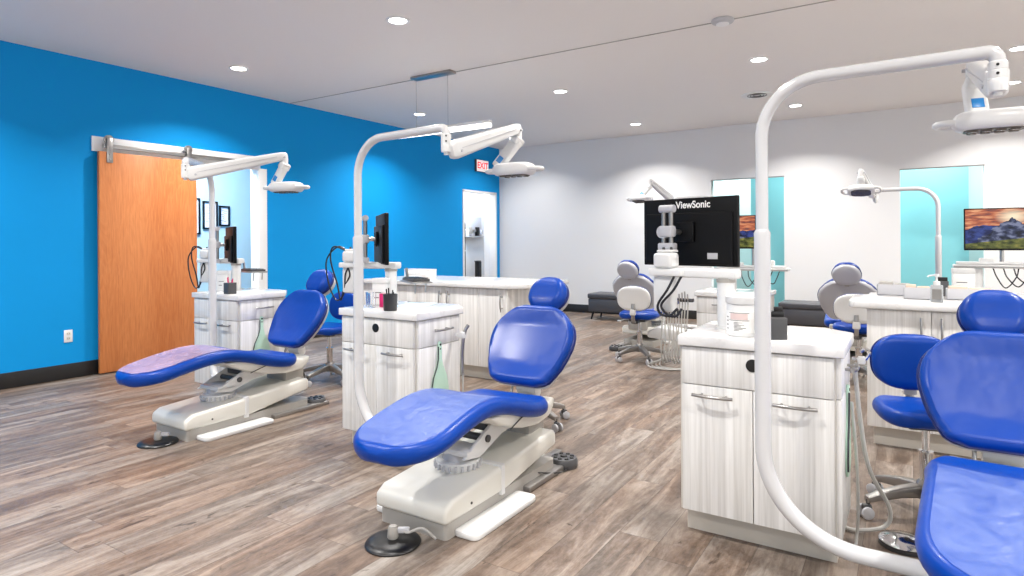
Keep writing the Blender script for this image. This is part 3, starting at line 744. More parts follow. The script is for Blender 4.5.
dental_light('distant white dental light with its pole before the right-hand aqua opening', (.235, 7.9), (-.45, 7.9), (-.33, 7.9, 1.80), [(-.36, 7.86, 1.76), (-.435, 7.30, 1.96)], (-.435, 7.33, 1.765), .0, top=1.80, yk=(0, 0), tilt=-.6)
dental_light('distant white dental light partly hidden behind the big black monitor', (-2.0, 7.9), (-2.65, 7.9), (-2.55, 7.9, 1.80), [(-2.60, 7.86, 1.80), (-2.70, 7.35, 2.00)], (-2.80, 7.30, 1.775), -.25, top=1.80, yk=(0,0), tilt=-.3)

# ================================================================== STOOLS
def stool_proto():
    t = thing('operator_stool', '', 'stool')
    b = nb()
    for k in range(5):
        a = 2*PI*k/5+.3; Mx = R(a, 'Z')
        rings = []
        for s, z, h, w_ in ((.03, .125, .028, .027), (.12, .118, .023, .024), (.22, .098, .018, .021), (.268, .084, .014, .018)):
            rings.append([Mx @ Vector((s, y, z+q)) for y, q in rrect(-w_, w_, -h, h, .008, 3)])
        ringloft(b, rings)
    lathe(b, [(0,.09),(.04,.09),(.045,.11),(.04,.16),(.028,.175),(0,.175)], 20); part('star_base', t, 'bmetal', b)
    for k in range(5):
        a = 2*PI*k/5+.3; Mx = R(a, 'Z') @ T(.262, 0, 0)
        b = nb(); tube(b, [Mx @ Vector((0,0,.085)), Mx @ Vector((0,0,.045))], .008, 8); box(b, -.014, .026, -.013, .013, .035, .064, .008, mtx=Mx); c = part('caster', t, 'dgrey', b)
        b = nb()
        for s in (-1, 1): lathe(b, [(0,0),(.022,0),(.0275,.003),(.0275,.014),(.022,.017),(0,.017)], 18, Mx @ T(.012, s*.0135, .0275) @ R(-s*PI/2, 'X'))
        part('wheel', c, 'shell', b)
    b = nb(); lathe(b, [(0,.17),(.027,.17),(.027,.29),(.03,.295),(.03,.305),(.016,.307),(.016,.42),(0,.42)], 18); part('gas_column', t, 'chrome', b)
    b = nb(); box(b, -.09, .09, -.11, .09, .415, .445, .01); box(b, -.035, .035, -.20, -.08, .405, .43, .006); m_ = part('mechanism', t, 'dgrey', b)
    b = nb(); tube(b, smooth_path([(-.06, .02, .425), (-.16, .03, .42), (-.22, .035, .40)], 5), .006, 8); lathe(b, [(0,-.006),(.02,-.006),(.024,0),(.02,.006),(0,.006)], 16, T(-.235, .037, .398)); part('height_lever', t, 'plast', b)
    b = nb(); pad(b, [(-.19, .478), (0, .482), (.20, .474)], ell(.205, 2.9), .036, r_end=.06, dish=.006, n_len=30, sub=16); part('seat', t, 'vinyl', b)
    b = nb(); prism(b, [(-.17, .395), (-.16, .40), (-.235, .45), (-.245, .62), (-.262, .62), (-.258, .44)], -.017, .017, YZ, bev=.002); br = part('back_bracket', t, 'steel', b)
    b = nb(); box(b, -.03, .03, -.275, -.235, .50, .56, .008); part('clamp', br, 'plast', b)
    b = nb(); pad(b, [(-.19, .535), (-.2, .67), (-.225, .80)], ell(.175, 2.5), .030, r_end=.05, n_len=26, sub=14); part('backrest', t, 'vinyl', b)
    b = nb(); pad(b, [(-.208, .540), (-.218, .67), (-.242, .797)], lambda s: ell(.175, 2.5)(s)*1.01, .026, r_end=.045, n_len=24, sub=12); bs = part('backrest_shell', t, 'plast', b, 'white rear shell of the backrest')
    b = nb(); pad(b, [(-.200, .538), (-.210, .67), (-.234, .80)], lambda s: ell(.175, 2.5)(s)*1.035, .012, r_end=.012, n_len=26, sub=12); part('piping', bs, 'vdark', b, 'dark blue piping')
    return t
# local +Y = direction the sitter faces
st = stool_proto()
st.location = (-2.44, 6.33, 0); st.rotation_euler = (0, 0, .1); st['label'] = 'operator stool with white-backed rest, in front of the left distant dental chair'
dup(st, (-.40, 6.33, 0), .0, 'operator stool with white-backed rest, half hidden by the shared counter at right')
dup(st, (-4.50, 3.93, 0), PI+.1, 'blue operator stool between the far-left dental chair and middle cabinet')
dup(st, (-2.25, 3.74, 0), PI+.03, 'blue operator stool mostly hidden behind the central dental chair backrest')
dup(st, (.05, 3.40, 0), PI+.25, 'blue operator stool behind the nearest dental chair, by the nearest cabinet')

# ================================================================== FOOT CONTROLS
def foot_control(x, y, label, r_=.11, kind='disc', rz=0):
    t = thing('foot_control', label, 'foot pedal', (x, y, 0), rz)
    if kind == 'disc':
        b = nb(); lathe(b, [(0,0),(r_,0),(r_+.002,.006),(r_-.004,.014),(r_*.72,.022),(0,.024)], 40); part('disc', t, 'blk', b)
        b = nb(); lathe(b, [(0,.022),(.02,.022),(.024,.03),(.022,.06),(.016,.075),(0,.078)], 18); part('post', t, 'grey', b)
        b = nb(); box(b, .02, .07, -.012, .012, .045, .068, .006); part('connector', t, 'shell', b)
    elif kind == 'round':
        b = nb(); lathe(b, [(0,.0),(r_*.95,0),(r_,.01),(r_,.038),(r_*.9,.052),(0,.056)], 32); part('housing', t, 'dgrey', b)
        b = nb()
        for k in range(8): lathe(b, [(0,0),(.013,0),(.01,.006),(0,.007)], 12, R(2*PI*k/8, 'Z') @ T(r_*.62, 0, .053))
        lathe(b, [(0,.054),(.022,.054),(.018,.062),(0,.063)], 16); part('buttons', t, 'blk', b)
    else:
        b = nb(); lathe(b, [(0,0),(r_,0),(r_,.012),(r_*.9,.02),(0,.022)], 32); part('housing', t, 'dgrey', b)
        b = nb(); lathe(b, [(0,.045),(r_*.3,.043),(r_*.95,.026),(r_,.02),(r_*.96,.018),(0,.02)], 32); part('chrome_plate', t, 'chrome', b)
    return t
foot_control(-1.84, 1.94, 'flat black disc with grey post on the floor before the central chair', .115, rz=.6)
foot_control(-4.03, 2.13, 'flat black disc with grey post on the floor before the far-left chair', .115, rz=.6)
foot_control(-1.655, 3.12, 'dark round foot pedal with buttons beside the central chair base', .078, 'round')
foot_control(-3.93, 3.29, 'dark round foot pedal beside the far-left chair base', .078, 'round')
foot_control(-.03, 3.04, 'shiny chrome-topped foot pedal on the floor beside the nearest chair', .095, 'chrome')
foot_control(-2.88, 6.75, 'small dark foot pedal behind the stool of the left distant chair', .09, 'round')

# ================================================================== DELIVERY UNITS AND MONITORS
def hose(bm, pts, r=.005, n=7): tube(bm, smooth_path(pts, n), r, 8)
def delivery_unit(label, x, y, dirv, L=.36, loop=False):
    """post standing on a cabinet top, tray beam along dirv, hose module at its end; origin on the countertop"""
    a = math.atan2(dirv[1], dirv[0])
    t = thing('delivery_unit', label, 'dental unit', (x, y, .86), a)
    b = nb(); lathe(b, [(.038,0),(.038,.215),(.036,.22),(0,.22)], 28); lathe(b, [(0,0),(.046,0),(.046,.008),(.038,.012)], 28); part('post', t, 'plast', b)
    b = nb(); lathe(b, [(0,.212),(.042,.212),(.042,.232),(0,.234)], 28); part('post_cap', t, 'grey', b)
    b = nb(); box(b, -.06, L, -.04, .04, .228, .272, .012, 3); prism(b, rrect(L-.16, L+.02, -.07, .06, .02), .235, .268, bev=.006); part('tray_beam', t, 'plast', b)
    b = nb(); box(b, L-.10, L, -.03, .04, .06, .235, .014, 3); part('hose_bracket', t, 'plast', b)
    b = nb(); box(b, L-.10, L-.005, -.05, .05, .272, .345, .016, 3); box(b, L-.09, L-.015, -.06, .03, .345, .36, .008, 3); ctl = part('control_box', t, 'plast', b)
    b = nb()
    for k in (-.02, .02): lathe(b, [(0,0),(.008,0),(.006,.012),(0,.014)], 10, T(L-.05+k, -.02, .36))
    part('knobs', ctl, 'dgrey', b)
    for dx in (0., .035):
        if loop:
            b = nb(); hose(b, [(L-.03, -.0, .34), (L+.06+dx, .0, .375), (L+.155-dx, .0, .28), (L+.13-dx*2, .01, .12), (L+.06-dx, .02, .01), (L-.01, .03, .06+dx), (L-.03-dx, .045, .18), (L-.05, .04, .235)], .0055); part('hose', t, 'bhose', b); continue
        b = nb(); hose(b, [(L-.115-dx, .045, .235), (L-.09-dx*.9, .07, .17), (L-.045-dx*.5, .075, .10), (L-.055-dx, .07, .055), (L-.10-dx, .07, .05), (L-.14-dx*.6, .065, .085)], .0062); part('hose', t, 'bhose', b)
    return t
def monitor(label, x, y, z, rz, w_=.60, h=.345, screen='blkg', brand=None):
    """screen faces local -Y, centred at (x,y,z)"""
    t = thing('monitor', label, 'monitor', (x, y, z), rz)
    b = nb(); box(b, -w_/2, w_/2, -.012, .014, -h/2, h/2, .004); part('casing', t, 'mon', b)
    b = nb(); box(b, -w_/2+.02, w_/2-.02, .014, .028, -h/2+.008, h/2-.075, .013, 4); part('rear_bulge', t, 'mon', b)
    bm = nb(); uv = bm.loops.layers.uv.new('UVMap')
    vs = [bm.verts.new(p) for p in ((-w_/2+.008, -.0126, -h/2+.014), (w_/2-.008, -.0126, -h/2+.014), (w_/2-.008, -.0126, h/2-.008), (-w_/2+.008, -.0126, h/2-.008))]
    f = bm.faces.new(vs)
    for l, c in zip(f.loops, ((0,0),(1,0),(1,1),(0,1))): l[uv].uv = c
    bmesh.ops.solidify(bm, geom=[f], thickness=.0006)
    me = bpy.data.meshes.new('screen'); bm.to_mesh(me); bm.free(); me.materials.append(M[screen])
    o = bpy.data.objects.new('screen', me); C.objects.link(o); o.parent = t
    b = nb(); box(b, -.05, .05, .034, .046, -.05, .05, .004)
    for px in (-.037, .037):
        for pz in (-.037, .037): lathe(b, [(0,0),(.005,0),(.004,.003),(0,.003)], 8, T(px, .046, pz) @ R(-PI/2, 'X'))
    part('mount_plate', t, 'mon', b)
    return t
BACK = Matrix(((-1,0,0,0),(0,0,1,0),(0,1,0,0),(0,0,0,1)))   # letters on a back face (+Y)
# --- nearest unit
delivery_unit('white delivery unit with black hoses standing on the nearest cabinet', -.715, 2.93, (-1, .12), .345)
m1 = monitor('large black monitor seen from behind with its maker name on top', -.950, 3.16, 1.307, PI-.25, .53, .343)
text_obj('brand_lettering', 'ViewSonic', .050, 'paper', T(-.028, .0145, .136) @ BACK, m1, .0008, sx=.92)
b = nb(); box(b, -.17, -.115, .028, .0292, -.135, -.105, .0005); part('rating_label', m1, 'shell', b)
def monitor_arm(mon, z0, z1, off=.10):
    """twin-post arm behind the casing, part of its monitor; z0, z1 relative to the monitor centre, posts 'off' behind"""
    h = z1-z0; hm = -z0
    b = nb()
    for s in (-.021, .021): tube(b, [(s+sx_, off, z0), (s+sx_, off, z1)], .011, 14)
    a = part('monitor_arm', mon, 'bmetal', b)
    b = nb(); tube(b, [(sx_-.04, off, z1), (sx_+.04, off, z1)], .019, 16); part('top_sleeve', a, 'shell', b)
    b = nb(); box(b, sx_-.045, sx_+.045, off-.022, off+.022, z0-.005, z0+.03, .008); part('foot_block', a, 'shell', b)
    b = nb(); box(b, sx_-.038, sx_+.038, off-.024, off+.024, -.025, .03, .01); lathe(b, [(0,-.018),(.032,-.018),(.032,.018),(0,.018)], 22, T(sx_+.02, off, 0) @ R(PI/2, 'X')); part('slide_clamp', a, 'shell', b)
    b = nb(); tube(b, [(sx_*.6, .046, 0), (sx_, off, 0)], .013, 12); part('reach_arm', a, 'steel', b)
    return a
sx_ = .045
monitor_arm(m1, -.085, .115, .13)

# --- middle unit
delivery_unit('white delivery unit with black looped hoses on the middle cabinet', -2.925, 3.08, (-.93, -.2), .36, True)
sx_ = 0; m_ = monitor('thin black monitor seen edge-on above the middle cabinet', -2.985, 3.06, 1.285, math.radians(141), .52, .33)
monitor_arm(m_, -.15, .14, .11)
# --- left unit
delivery_unit('white delivery unit with a black hose loop on the far-left cabinet', -4.96, 3.30, (-.90, -.25), .36, True)
m_ = monitor('thin black monitor seen edge-on above the far-left cabinet', -5.0, 3.28, 1.25, math.radians(154), .50, .31)
monitor_arm(m_, -.15, .14, .11)

# ================================================================== THINGS ON THE CABINETS
def pencil_cup(x, y, z, label, sq=False, lit=None):
    t = thing('pencil_cup', label, 'cup', (x, y, z))
    b = nb()
    if sq: prism(b, rrect(-.036, .036, -.036, .036, .006), 0, .09, bev=.002); part('cup', t, 'dgrey', b)
    else:
        lathe(b, [(0,0),(.037,0),(.04,.004),(.043,.094),(.045,.098),(.041,.098),(.038,.006),(0,.006)], 28); part('cup', t, 'mesh', b)
    b = nb(); col = 'blk' if not sq else 'magenta'
    for k in range(4):
        a = k*1.7; tube(b, [(.012*math.cos(a), .012*math.sin(a), .01), (.026*math.cos(a), .026*math.sin(a), .112+.008*k)], .004, 8)
    part('pens', t, col, b); return t
pencil_cup(-2.60, 2.73, .86, 'round dark mesh pencil cup at the front of the middle cabinet top')
pencil_cup(-4.59, 3.0, .86, 'square dark cup with pink pens on the far-left cabinet', True)
# white lidded jar
t = thing('lidded_jar', 'wide white plastic jar with screw lid and printed label on nearest cabinet', 'jar', (-.605, 2.765, .86))
b = nb(); lathe(b, [(0,0),(.062,0),(.066,.005),(.066,.13),(.062,.137),(0,.137)], 36); jb = part('jar_body', t, 'plast', b)
b = nb(); lathe(b, [(0,.137),(.069,.137),(.070,.141),(.070,.165),(.066,.169),(0,.169)], 40); part('lid', t, 'plast', b)
def band(r_, z0, z1, a0, a1, n=16):
    bm = nb(); ringloft(bm, [[Vector((q*math.cos(a), q*math.sin(a), z)) for q, z in ((r_, z0), (r_, z1), (r_+.0006, z1), (r_+.0006, z0))] for a in [a0+(a1-a0)*k/n for k in range(n+1)]]); return bm
part('label_sheet', jb, 'paper', band(.0662, .018, .108, 2.6, 5.9))
part('pink_panel', jb, 'pinkish', band(.0668, .072, .098, 4.1, 5.2)); part('label_rule', jb, 'print_', band(.0670, .099, .101, 4.0, 5.3)); part('label_rule', jb, 'print_', band(.0670, .068, .070, 4.0, 5.3))
for k in range(7): part('print_line', jb, 'print_', band(.0670, .026+.0055*k, .028+.0055*k, 4.35, 4.35+.35+.1*((k*7) % 5)))
for k in range(4): part('print_line', jb, 'print_', band(.0670, .03+.016*k, .036+.016*k, 3.75, 3.9))
# grey box / tissue holder
t = thing('tissue_box_holder', 'grey plastic holder standing right of the jar on the nearest cabinet', 'holder', (-.475, 2.735, .86), .5)
b = nb(); prism(b, rrect(-.04, .04, -.035, .035, .004), 0, .088, bev=.002); prism(b, rrect(-.035, .035, -.03, .03, .004), .088, .0895); part('case', t, 'dgrey', b)
b = nb(); box(b, -.038, .038, -.004, .034, .089, .112, .003); box(b, .0, .034, .0, .012, .112, .13, .002); part('flap', t, 'blk', b)
# light blue tray mat, small cups
b = nb(); prism(b, rrect(-.10, .10, -.13, .13, .02), 0, .002, R(.3, 'Z')); o = finish('tray_mat', b, 'ltblue', None, (-2.68, 3.05, .861)); tag(o, 'light blue paper mat lying on the middle cabinet top', 'mat')
t = thing('pink_bottle', 'magenta bottle behind the pencil cup on the middle cabinet', 'bottle', (-2.78, 2.86, .86))
b = nb(); prism(b, rrect(-.022, .022, -.018, .018, .006), 0, .085, bev=.003); part('body', t, 'magenta', b)
b = nb(); lathe(b, [(.012,.083),(.012,.10),(0,.10)], 14); part('cap', t, 'plast', b)
for i, (x, y, l) in enumerate(((-2.88, 2.84, 'clear glass tumbler beside the middle light pole'), (-2.82, 2.80, 'clear glass tumbler next to the magenta bottle'))):
    t = thing('glass_tumbler', l, 'glass', (x, y, .86))
    b = nb(); lathe(b, [(0,0),(.022,0),(.026,.09),(.0245,.09),(.021,.004),(0,.004)], 20); part('glass_wall', t, 'glass', b)
# white dispenser boxes next to delivery posts
def box_stack(x, y, z, w_, d_, h, rz, label, m='plast', name='supply_box', cat='box'):
    t = thing(name, label, cat, (x, y, z), rz)
    b = nb(); box(b, -w_/2, w_/2, -d_/2, d_/2, 0, h*.8, .004); part('carton', t, m, b)
    b = nb(); box(b, -w_/2-.002, w_/2+.002, -d_/2-.002, d_/2+.002, h*.8, h, .003); part('lid', t, 'plast', b)
    b = nb(); box(b, -w_/2+.02, w_/2-.05, -d_/2-.0012, -d_/2-.0002, h*.25, h*.29); box(b, -w_/2+.02, w_/2*.3, -d_/2-.0012, -d_/2-.0002, h*.45, h*.48); part('print', t, 'print_', b)
    return t
box_stack(-2.925, 2.985, .86, .095, .07, .17, .45, 'white supply box beneath the delivery unit on the middle cabinet')
box_stack(-4.985, 3.20, .86, .095, .07, .17, .6, 'white supply box beneath the delivery unit on the far-left cabinet')
# keyboards on folding arms (seen end-on)
def keyboard(x, y, z, rz, label, L=.30):
    t = thing('keyboard_tray', label, 'keyboard', (x, y, z), rz)
    b = nb(); box(b, -L/2, L/2, -.07, .07, 0, .012, .004); part('tray', t, 'steel', b)
    b = nb(); box(b, -L/2+.02, L/2-.02, -.06, .06, .012, .03, .005); k = part('keyboard', t, 'dgrey', b)
    b = nb()
    for i in range(12):
        for j in range(4): box(b, -L/2+.035+i*(L-.07)/12, -L/2+.035+(i+.82)*(L-.07)/12, -.05+j*.026, -.03+j*.026, .03, .034)
    part('keys', k, 'blk', b)
    b = nb(); tube(b, smooth_path([(-L/2, 0, .005), (-L/2-.05, .0, .02), (-L/2-.08, 0, .09)], 5), .01, 8); tube(b, [(L/2-.06, -.03, 0), (L/2-.07, -.03, -.07)], .006, 8); tube(b, [(L/2-.02, .03, 0), (L/2-.03, .03, -.06)], .006, 8); part('arm_and_handles', t, 'steel', b)
    return t
keyboard(-2.90, 3.30, .985, -.55, 'dark keyboard on a slim tray behind the middle cabinet')
keyboard(-4.92, 3.44, 1.005, -.25, 'dark keyboard on a slim tray above the far-left cabinet')

# pale green hand mirrors hung on the drawer sides
def hand_mirror(x, y, z, label):
    t = thing('hand_mirror', label, 'mirror', (x, y, z))
    pr = [(.0, .0), (.011, -.004), (.015, -.03), (.016, -.10), (.030, -.15), (.062, -.21), (.080, -.28), (.076, -.33), (.05, -.36), (0, -.365)]
    out = [(a, c) for a, c in pr] + [(-a, c) for a, c in reversed(pr[1:-1])]
    b = nb(); prism(b, out, .0, .010, FX, bev=.002); part('paddle', t, 'green', b)
    b = nb(); tube(b, [Vector((.011, -a-.003, c)) for a, c in pr[2:8]], .004, 6); part('dark_rim', t, 'mesh', b)
    b = nb(); lathe(b, [(0,0),(.007,0),(.007,.002),(0,.002)], 12, T(.0105, 0, -.02) @ R(PI/2, 'Y')); lathe(b, [(0,0),(.005,0),(.005,.002),(0,.002)], 12, T(.0105, 0, -.045) @ R(PI/2, 'Y')); part('hook_hole', t, 'blk', b)
    return t
hand_mirror(-2.99+.6185, 2.70+.20, .675, 'pale green hand mirror hanging on the side of the middle cabinet')
hand_mirror(-5.04+.6185, 2.96+.20, .675, 'pale green hand mirror hanging on the side of the far-left cabinet')
hand_mirror(-.845+.6185, 2.655+.22, .675, 'pale green hand mirror seen edge-on, on the nearest cabinet side')

# suction handpieces hanging at the back corner of the cabinets
def suction(x, y, z, label, ls=1.):
    t = thing('suction_handpiece', label, 'handpiece', (x, y, z))
    b = nb(); box(b, -.02, .02, -.02, .02, -.02, .02, .008); box(b, -.05, .0, -.012, .012, -.01, .01, .004); part('holder', t, 'plast', b)
    b = nb(); tube(b, smooth_path([(.03, .02, .06), (.015, .01, .03), (.005, 0, -.03), (-.004, 0, -.14), (.0, 0, -.24)], 6), [.011]*25, 12); part('handpiece', t, 'steel', b)
    b = nb(); hose(b, [(.0, 0, -.23), (.003, 0, -.33), (.0, .01, -.45), (-.02, .05, -.58), (-.06, .06, -.62)], .006); part('hose', t, 'hose', b)
    return t
suction(-2.99+.695, 2.70+.33, .70, 'chrome suction handpiece in white holder at the middle cabinet corner')
# air syringe on cab1 right edge
t = thing('air_syringe', 'small chrome syringe holder on the right side of the nearest cabinet', 'syringe', (-.845+.63, 2.655+.35, .76))
b = nb(); tube(b, [(0,0,0), (.05,0,0)], .009, 12); tube(b, smooth_path([(.05, 0, 0), (.065, 0, .03), (.05, 0, .045), (.03, 0, .03)], 5), .006, 8); part('bracket', t, 'chrome', b)
b = nb(); box(b, .02, .05, -.012, .012, -.02, .012, .005); part('tip_holder', t, 'plast', b)

# hoses and cables on the floor by the nearest cabinet
def cable(name, pts, r, m, label, cat='cable'):
    b = nb(); tube(b, smooth_path(pts, 8), r, 8); o = finish(name, b, m); tag(o, label, cat); return o
X0 = -.845+.62
cable('floor_hose', [(X0+.02, 2.98, .74), (X0+.04, 3.0, .5), (X0+.07, 3.02, .3), (X0+.14, 3.1, .12), (X0+.12, 3.12, .03), (X0+.02, 3.06, .015), (X0-.03, 3.08, .012), (X0-.06, 3.16, .012)], .009, 'hose', 'pale grey hose looping from the nearest cabinet down to the floor', 'hose')
cable('power_cable', [(X0+.015, 2.9, .6), (X0+.03, 2.9, .4), (X0+.035, 2.92, .2), (X0+.03, 2.93, .06), (X0+.02, 2.87, .01), (X0-.03, 2.82, .008), (X0-.08, 2.8, .008)], .006, 'hose', 'thin grey cable hanging down the right side of the nearest cabinet')
cable('control_cable', [(-1.70, 2.05, .012), (-1.74, 2.01, .06), (-1.78, 1.97, .05), (-1.80, 1.96, .055)], .006, 'hose', 'short grey cable linking the central chair base to its black disc')
cable('pedal_cable', [(-1.68, 2.80, .06), (-1.62, 2.95, .02), (-1.60, 3.05, .01), (-1.62, 3.09, .02)], .004, 'blk', 'thin dark cable running from the central chair to its round pedal')

# white cartons and items on the reception counter
box_stack(-4.55, 5.25, .885, .36, .12, .085, .0, 'long low white box lying on the reception counter', 'paper')
# ---- shared counter, right: sanitizer, trays, boxes
t = thing('soap_dispenser', 'clear pump bottle of sanitizer on the shared counter', 'bottle', (.125, 4.52, .885))
b = nb(); prism(b, rrect(-.032, .032, -.022, .022, .012), 0, .105, bev=.006); part('bottle_body', t, mat('clear_gel', lin(205,208,210), .1, trans=.6), b)
b = nb(); box(b, -.024, .024, -.0235, -.0215, .02, .08); part('label_sheet', t, 'print_', b)
b = nb(); lathe(b, [(.016,.103),(.018,.105),(.018,.125),(.006,.127),(.005,.155),(.012,.157),(.012,.17),(0,.17)], 16); tube(b, [(0,0,.163), (-.04,0,.158), (-.045,0,.15)], .005, 8); part('pump', t, 'plast', b)
def open_tray(x, y, z, w_, d_, h, rz, label, fill='box'):
    t = thing('supply_tray', label, 'tray', (x, y, z), rz)
    b = nb(); box(b, -w_/2, w_/2, -d_/2, d_/2, 0, .006); box(b, -w_/2, w_/2, -d_/2, -d_/2+.006, 0, h, .002); box(b, -w_/2, w_/2, d_/2-.006, d_/2, 0, h, .002); box(b, -w_/2, -w_/2+.006, -d_/2, d_/2, 0, h, .002); box(b, w_/2-.006, w_/2, -d_/2, d_/2, 0, h, .002); part('tray_body', t, 'shell', b)
    b = nb(); box(b, -w_/2+.012, -w_/2+.45*w_, -d_/2+.012, d_/2-.012, .006, h*1.2, .004); box(b, -w_/2+.5*w_, w_/2-.012, -d_/2+.012, d_/2-.03, .006, h*1.08, .004); part('contents', t, fill, b); return t
open_tray(-.10, 4.98, .885, .20, .14, .075, .0, 'white tray with grey contents at the left end of the shared counter', 'grey')
open_tray(.03, 4.72, .885, .15, .12, .075, .0, 'small clear tray of cartons left of the pump bottle', 'box')
open_tray(.30, 4.78, .885, .24, .12, .07, .0, 'low white tray of cartons right of the pump bottle', 'box')

# ================================================================== ROW-TWO UNITS (towards the back wall)
def drawer_cabinet(x, y, label, W_=.58, D_=.5, top=.86, n=3):
    t = thing('drawer_cabinet', label, 'cabinet', (x, y, 0))
    b = nb(); box(b, .03, W_-.03, .06, D_-.02, 0, .11); part('toe_kick', t, 'kick', b)
    b = nb(); box(b, 0, W_, .018, D_, .105, top-.042); part('carcass', t, 'edge', b)
    z = top-.046
    for i, h in enumerate(([.15, .20, .355][:n])):
        b = nb(); box(b, .003, W_-.003, 0, .018, z-h+.003, z, .0015); d = part('drawer', t, 'lam', b)
        b = nb(); bar_handle(b, W_*.42, 0, z-h*.45, .19, 'X', (0,-1,0)); part('handle', d, 'steel', b); z -= h
    b = nb(); box(b, -.015, W_+.015, -.02, D_+.02, top-.042, top, .006); part('countertop', t, 'quartz', b); return t
drawer_cabinet(-1.66, 5.72, 'white drawer cabinet seen behind the big black monitor', top=.80)
drawer_cabinet(.33, 5.48, 'white drawer cabinet standing behind the shared counter under the lit screen', .62)
def far_unit(x, y, z, label, mlabel, flip=1):
    t = thing('delivery_unit', label, 'dental unit', (x, y, z))
    b = nb(); lathe(b, [(.048,0),(.048,.17),(.044,.18),(0,.18)], 24); part('post', t, 'plast', b)
    b = nb(); box(b, -.14, .5, -.08, .08, .185, .21, .008); box(b, -.12, .48, -.06, .06, .212, .232, .008); part('tray_beam', t, 'plast', b)
    b = nb(); box(b, -.14, .5, -.086, -.08, .188, .20, .002); part('handle_rail', t, 'steel', b)
    for k in range(4):
        b = nb(); q = .10+.06*k; hose(b, [(q, -.05, .19), (q+.02, -.09, .12), (q+.07+.01*k, -.10, .045+.01*k), (q+.13, -.09, .12), (q+.15, -.05, .19)], .0045); part('hose', t, 'bhose', b)
    b = nb(); tube(b, [(.17, .13, .21), (.17, .13, .50)], .014, 12); box(b, .14, .20, .05, .16, .205, .222, .004); part('monitor_post', t, 'steel', b)
    b = nb(); box(b, .02, .11, -.03, .03, .225, .26, .01); part('switch_box', t, 'plast', b); b = nb(); box(b, .30, .38, -.03, .03, .225, .28, .012); part('control_box', t, 'plast', b)
    return t
far_unit(.405, 5.86, .86, 'white delivery unit with hanging black hoses behind the shared counter', '')
monitor('monitor at right edge showing a sunrise over mountains', .61, 5.92, 1.335, 0.03, .545, .318, 'screen')
far_unit(-1.42, 6.02, .80, 'white delivery unit partly hidden behind the big black monitor', '')
monitor('small mountain-picture monitor glimpsed right of the big black monitor', -1.47, 6.05, 1.34, 0.03, .53, .31, 'screen')
box_stack(.315, 5.62, .86, .13, .10, .19, .05, 'white printed carton left of the delivery post on the drawer cabinet', 'paper')
t = thing('card_holder', 'small dark card holder left of the printed carton', 'holder', (.10, 5.35, .86))
t.location = (.165, 5.04, .885)
b = nb(); box(b, -.04, .04, -.02, .02, 0, .10, .003); part('case', t, 'dgrey', b)
b = nb(); box(b, -.034, .034, -.012, .012, .1, .125, .002); part('cards', t, 'blk', b)

# instrument hoses bundle hanging beside the drawer cabinet (left)
t = thing('instrument_holder', 'row of hanging instrument hoses left of the drawer cabinet', 'instrument holder', (-1.85, 5.70, .72))
b = nb(); box(b, -.13, .17, -.02, .03, -.02, .012, .006); part('rack', t, 'dgrey', b)
for k in range(10):
    x = -.11+.026*k
    b = nb(); tube(b, [(x, -.03, .055+.012*(k % 3)), (x+.004, -.025, -.04)], .006, 8); hp_ = part('handpiece', t, 'steel', b)
    b = nb(); hose(b, [(x+.004, -.025, -.04), (x-.002, -.035, -.20), (x-.008+.012*(k % 3), -.045, -.38), (x-.012, -.04, -.50+.015*(k % 3)), (x-.01, .02, -.60+.01*(k % 4)), (x+.005, .10, -.55), (x+.01, .14, -.40)], .0065); part('hose', t, 'hose', b)
# white scissor arm / cuspidor arm above it
t = thing('assistant_arm', 'white jointed arm and tray of the left distant chair', 'dental unit', (-2.02, 6.35, 0))
b = nb(); prism(b, [(0, .24), (.45, .20), (.5, .26), (.45, .33), (.1, .36), (0, .3)], -.10, .10, T(-.35, .1, 0) @ Matrix(((1,0,0,0),(0,0,1,0),(0,1,0,0),(0,0,0,1))), bev=.02); part('arm_cover', t, 'plast', b)
b = nb(); tube(b, [(.05, .1, 0.01), (.05, .1, .24)], .03, 14); lathe(b, [(0,0),(.12,0),(.12,.015),(0,.02)], 24, T(.05, .1, 0)); part('foot', t, 'shell', b)
for k in range(4):
    cable('floor_hose', [(-2.06+.03*k, 6.3-.05*k, .25), (-2.12+.03*k, 6.2-.04*k, .12), (-2.16-.03*k, 6.15-.03*k, .012), (-2.03, 6.02-.03*k, .010), (-1.90+.02*k, 6.1, .012+.0*k), (-1.93, 6.25, .10)], .007, 'hose', ['outermost', 'second', 'third', 'innermost'][k]+' coil of pale hose on the floor beside the left distant chair', 'hose')

# ================================================================== OTTOMANS
def ottoman(x, y, W_, D_, label):
    t = thing('ottoman', label, 'bench', (x, y, 0))
    b = nb(); box(b, 0, W_, 0, D_, .13, .335, .012); part('body', t, 'leather', b)
    b = nb(); box(b, -.012, W_+.012, -.012, D_+.012, .338, .42, .022, 3)
    part('cushioned_lid', t, 'leather', b)
    for px, py in ((.07, .06), (W_-.07, .06), (.07, D_-.06), (W_-.07, D_-.06)):
        b = nb(); sx = -.035 if px < W_/2 else .035; tube(b, [(px, py, .135), (px+sx, py+(-.02 if py < D_/2 else .02), 0)], [.02, .012], 12); part('leg', t, 'blk', b)
ottoman(-4.42, 9.2, 1.15, .45, 'charcoal leatherette bench against the white wall, left one')
ottoman(-1.52, 9.1, 1.15, .45, 'charcoal leatherette bench between the two aqua openings')

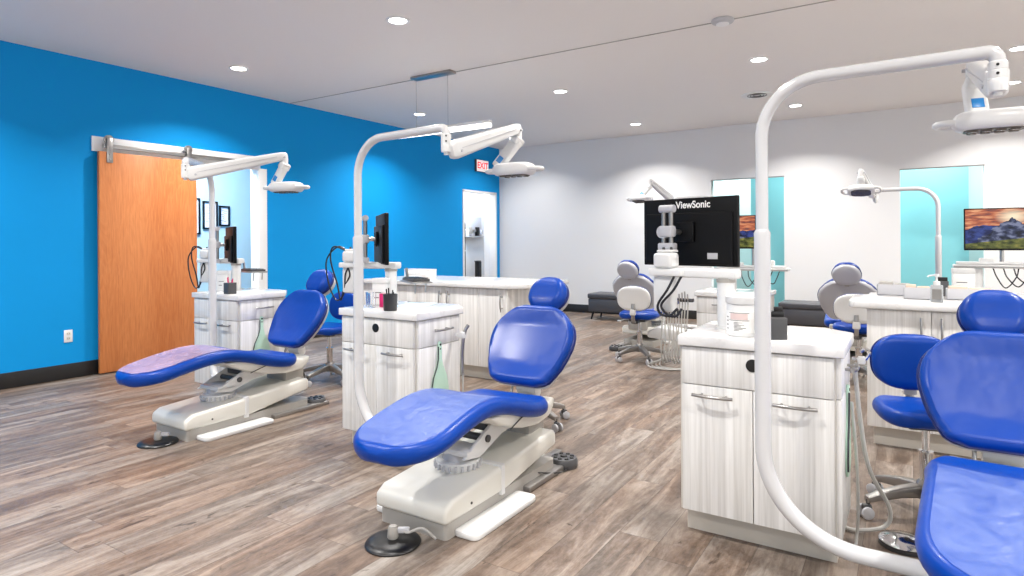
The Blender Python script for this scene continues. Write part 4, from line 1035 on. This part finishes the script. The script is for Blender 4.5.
# ================================================================== SIDE ROOM CONTENTS
def frame(y, z, w_, h, label):
    t = thing('picture_frame', label, 'picture', (XL-1.6, y, z))
    b = nb()
    for a in ((-w_/2, w_/2, h/2-.022, h/2), (-w_/2, w_/2, -h/2, -h/2+.022), (-w_/2, -w_/2+.022, -h/2, h/2), (w_/2-.022, w_/2, -h/2, h/2)): box(b, 0, .025, a[0], a[1], a[2], a[3], .002)
    part('frame', t, 'blk', b)
    b = nb(); box(b, .002, .008, -w_/2+.01, w_/2-.01, -h/2+.01, h/2-.01); part('mat_board', t, 'paper', b)
    b = nb()
    for k in range(6): tube(b, smooth_path([(.0085, -w_*.2+.02*math.sin(k*2.1), h*.28-k*h*.1), (.0085, 0, h*.25-k*h*.1), (.0085, w_*.12+.03*math.cos(k), h*.24-k*h*.1)], 4), .003, 4)
    part('line_drawing', t, 'print_', b)
frame(4.85, 1.64, .24, .50, 'black picture frame half hidden by the barn door edge')
frame(5.12, 1.66, .22, .39, 'black picture frame seen through the opening behind the light pole')
frame(5.335, 1.655, .16, .29, 'smallest black frame with a line drawing in the side room')
# far room: dark fridge-like unit, wall organiser, dark stand
t = thing('dark_locker', 'dark tall unit at the left edge of the far doorway', 'locker', (-7.55, 9.62, 0))
b = nb(); box(b, -.12, .10, -.2, .32, 0, 1.66, .006); part('body', t, 'mesh', b)
b = nb(); box(b, .10, .115, -.2, .32, .02, 1.08, .004); part('lower_door', t, 'blk', b)
b = nb(); box(b, .10, .115, -.2, .32, 1.1, 1.65, .004); part('upper_door', t, 'blk', b)
t = thing('wall_organizer', 'white wall shelf crowded with small items in the far room', 'shelf', (XL-.98, 10.42, 1.36))
b = nb(); box(b, 0, .02, -.2, .38, 0, .42, .003); box(b, 0, .10, -.2, .38, 0, .02, .003); part('panel', t, 'shell', b)
for k in range(5):
    b = nb(); box(b, .02, .05+.01*k, -.18+.11*k, -.10+.11*k, .03+.04*(k % 3), .16+.05*(k % 2), .004); part('item', t, ['paper', 'grey', 'print_', 'blk', 'shell'][k], b)
t = thing('waste_bin', 'slim dark stand low in the far doorway', 'stand', (-7.5, 10.45, 0))
b = nb(); prism(b, rrect(-.05, .05, -.06, .06, .02), 0, .86, bev=.006); part('body', t, 'blk', b)
b = nb(); box(b, -.05, .05, -.075, .04, .86, .88, .006); part('top', t, 'dgrey', b)
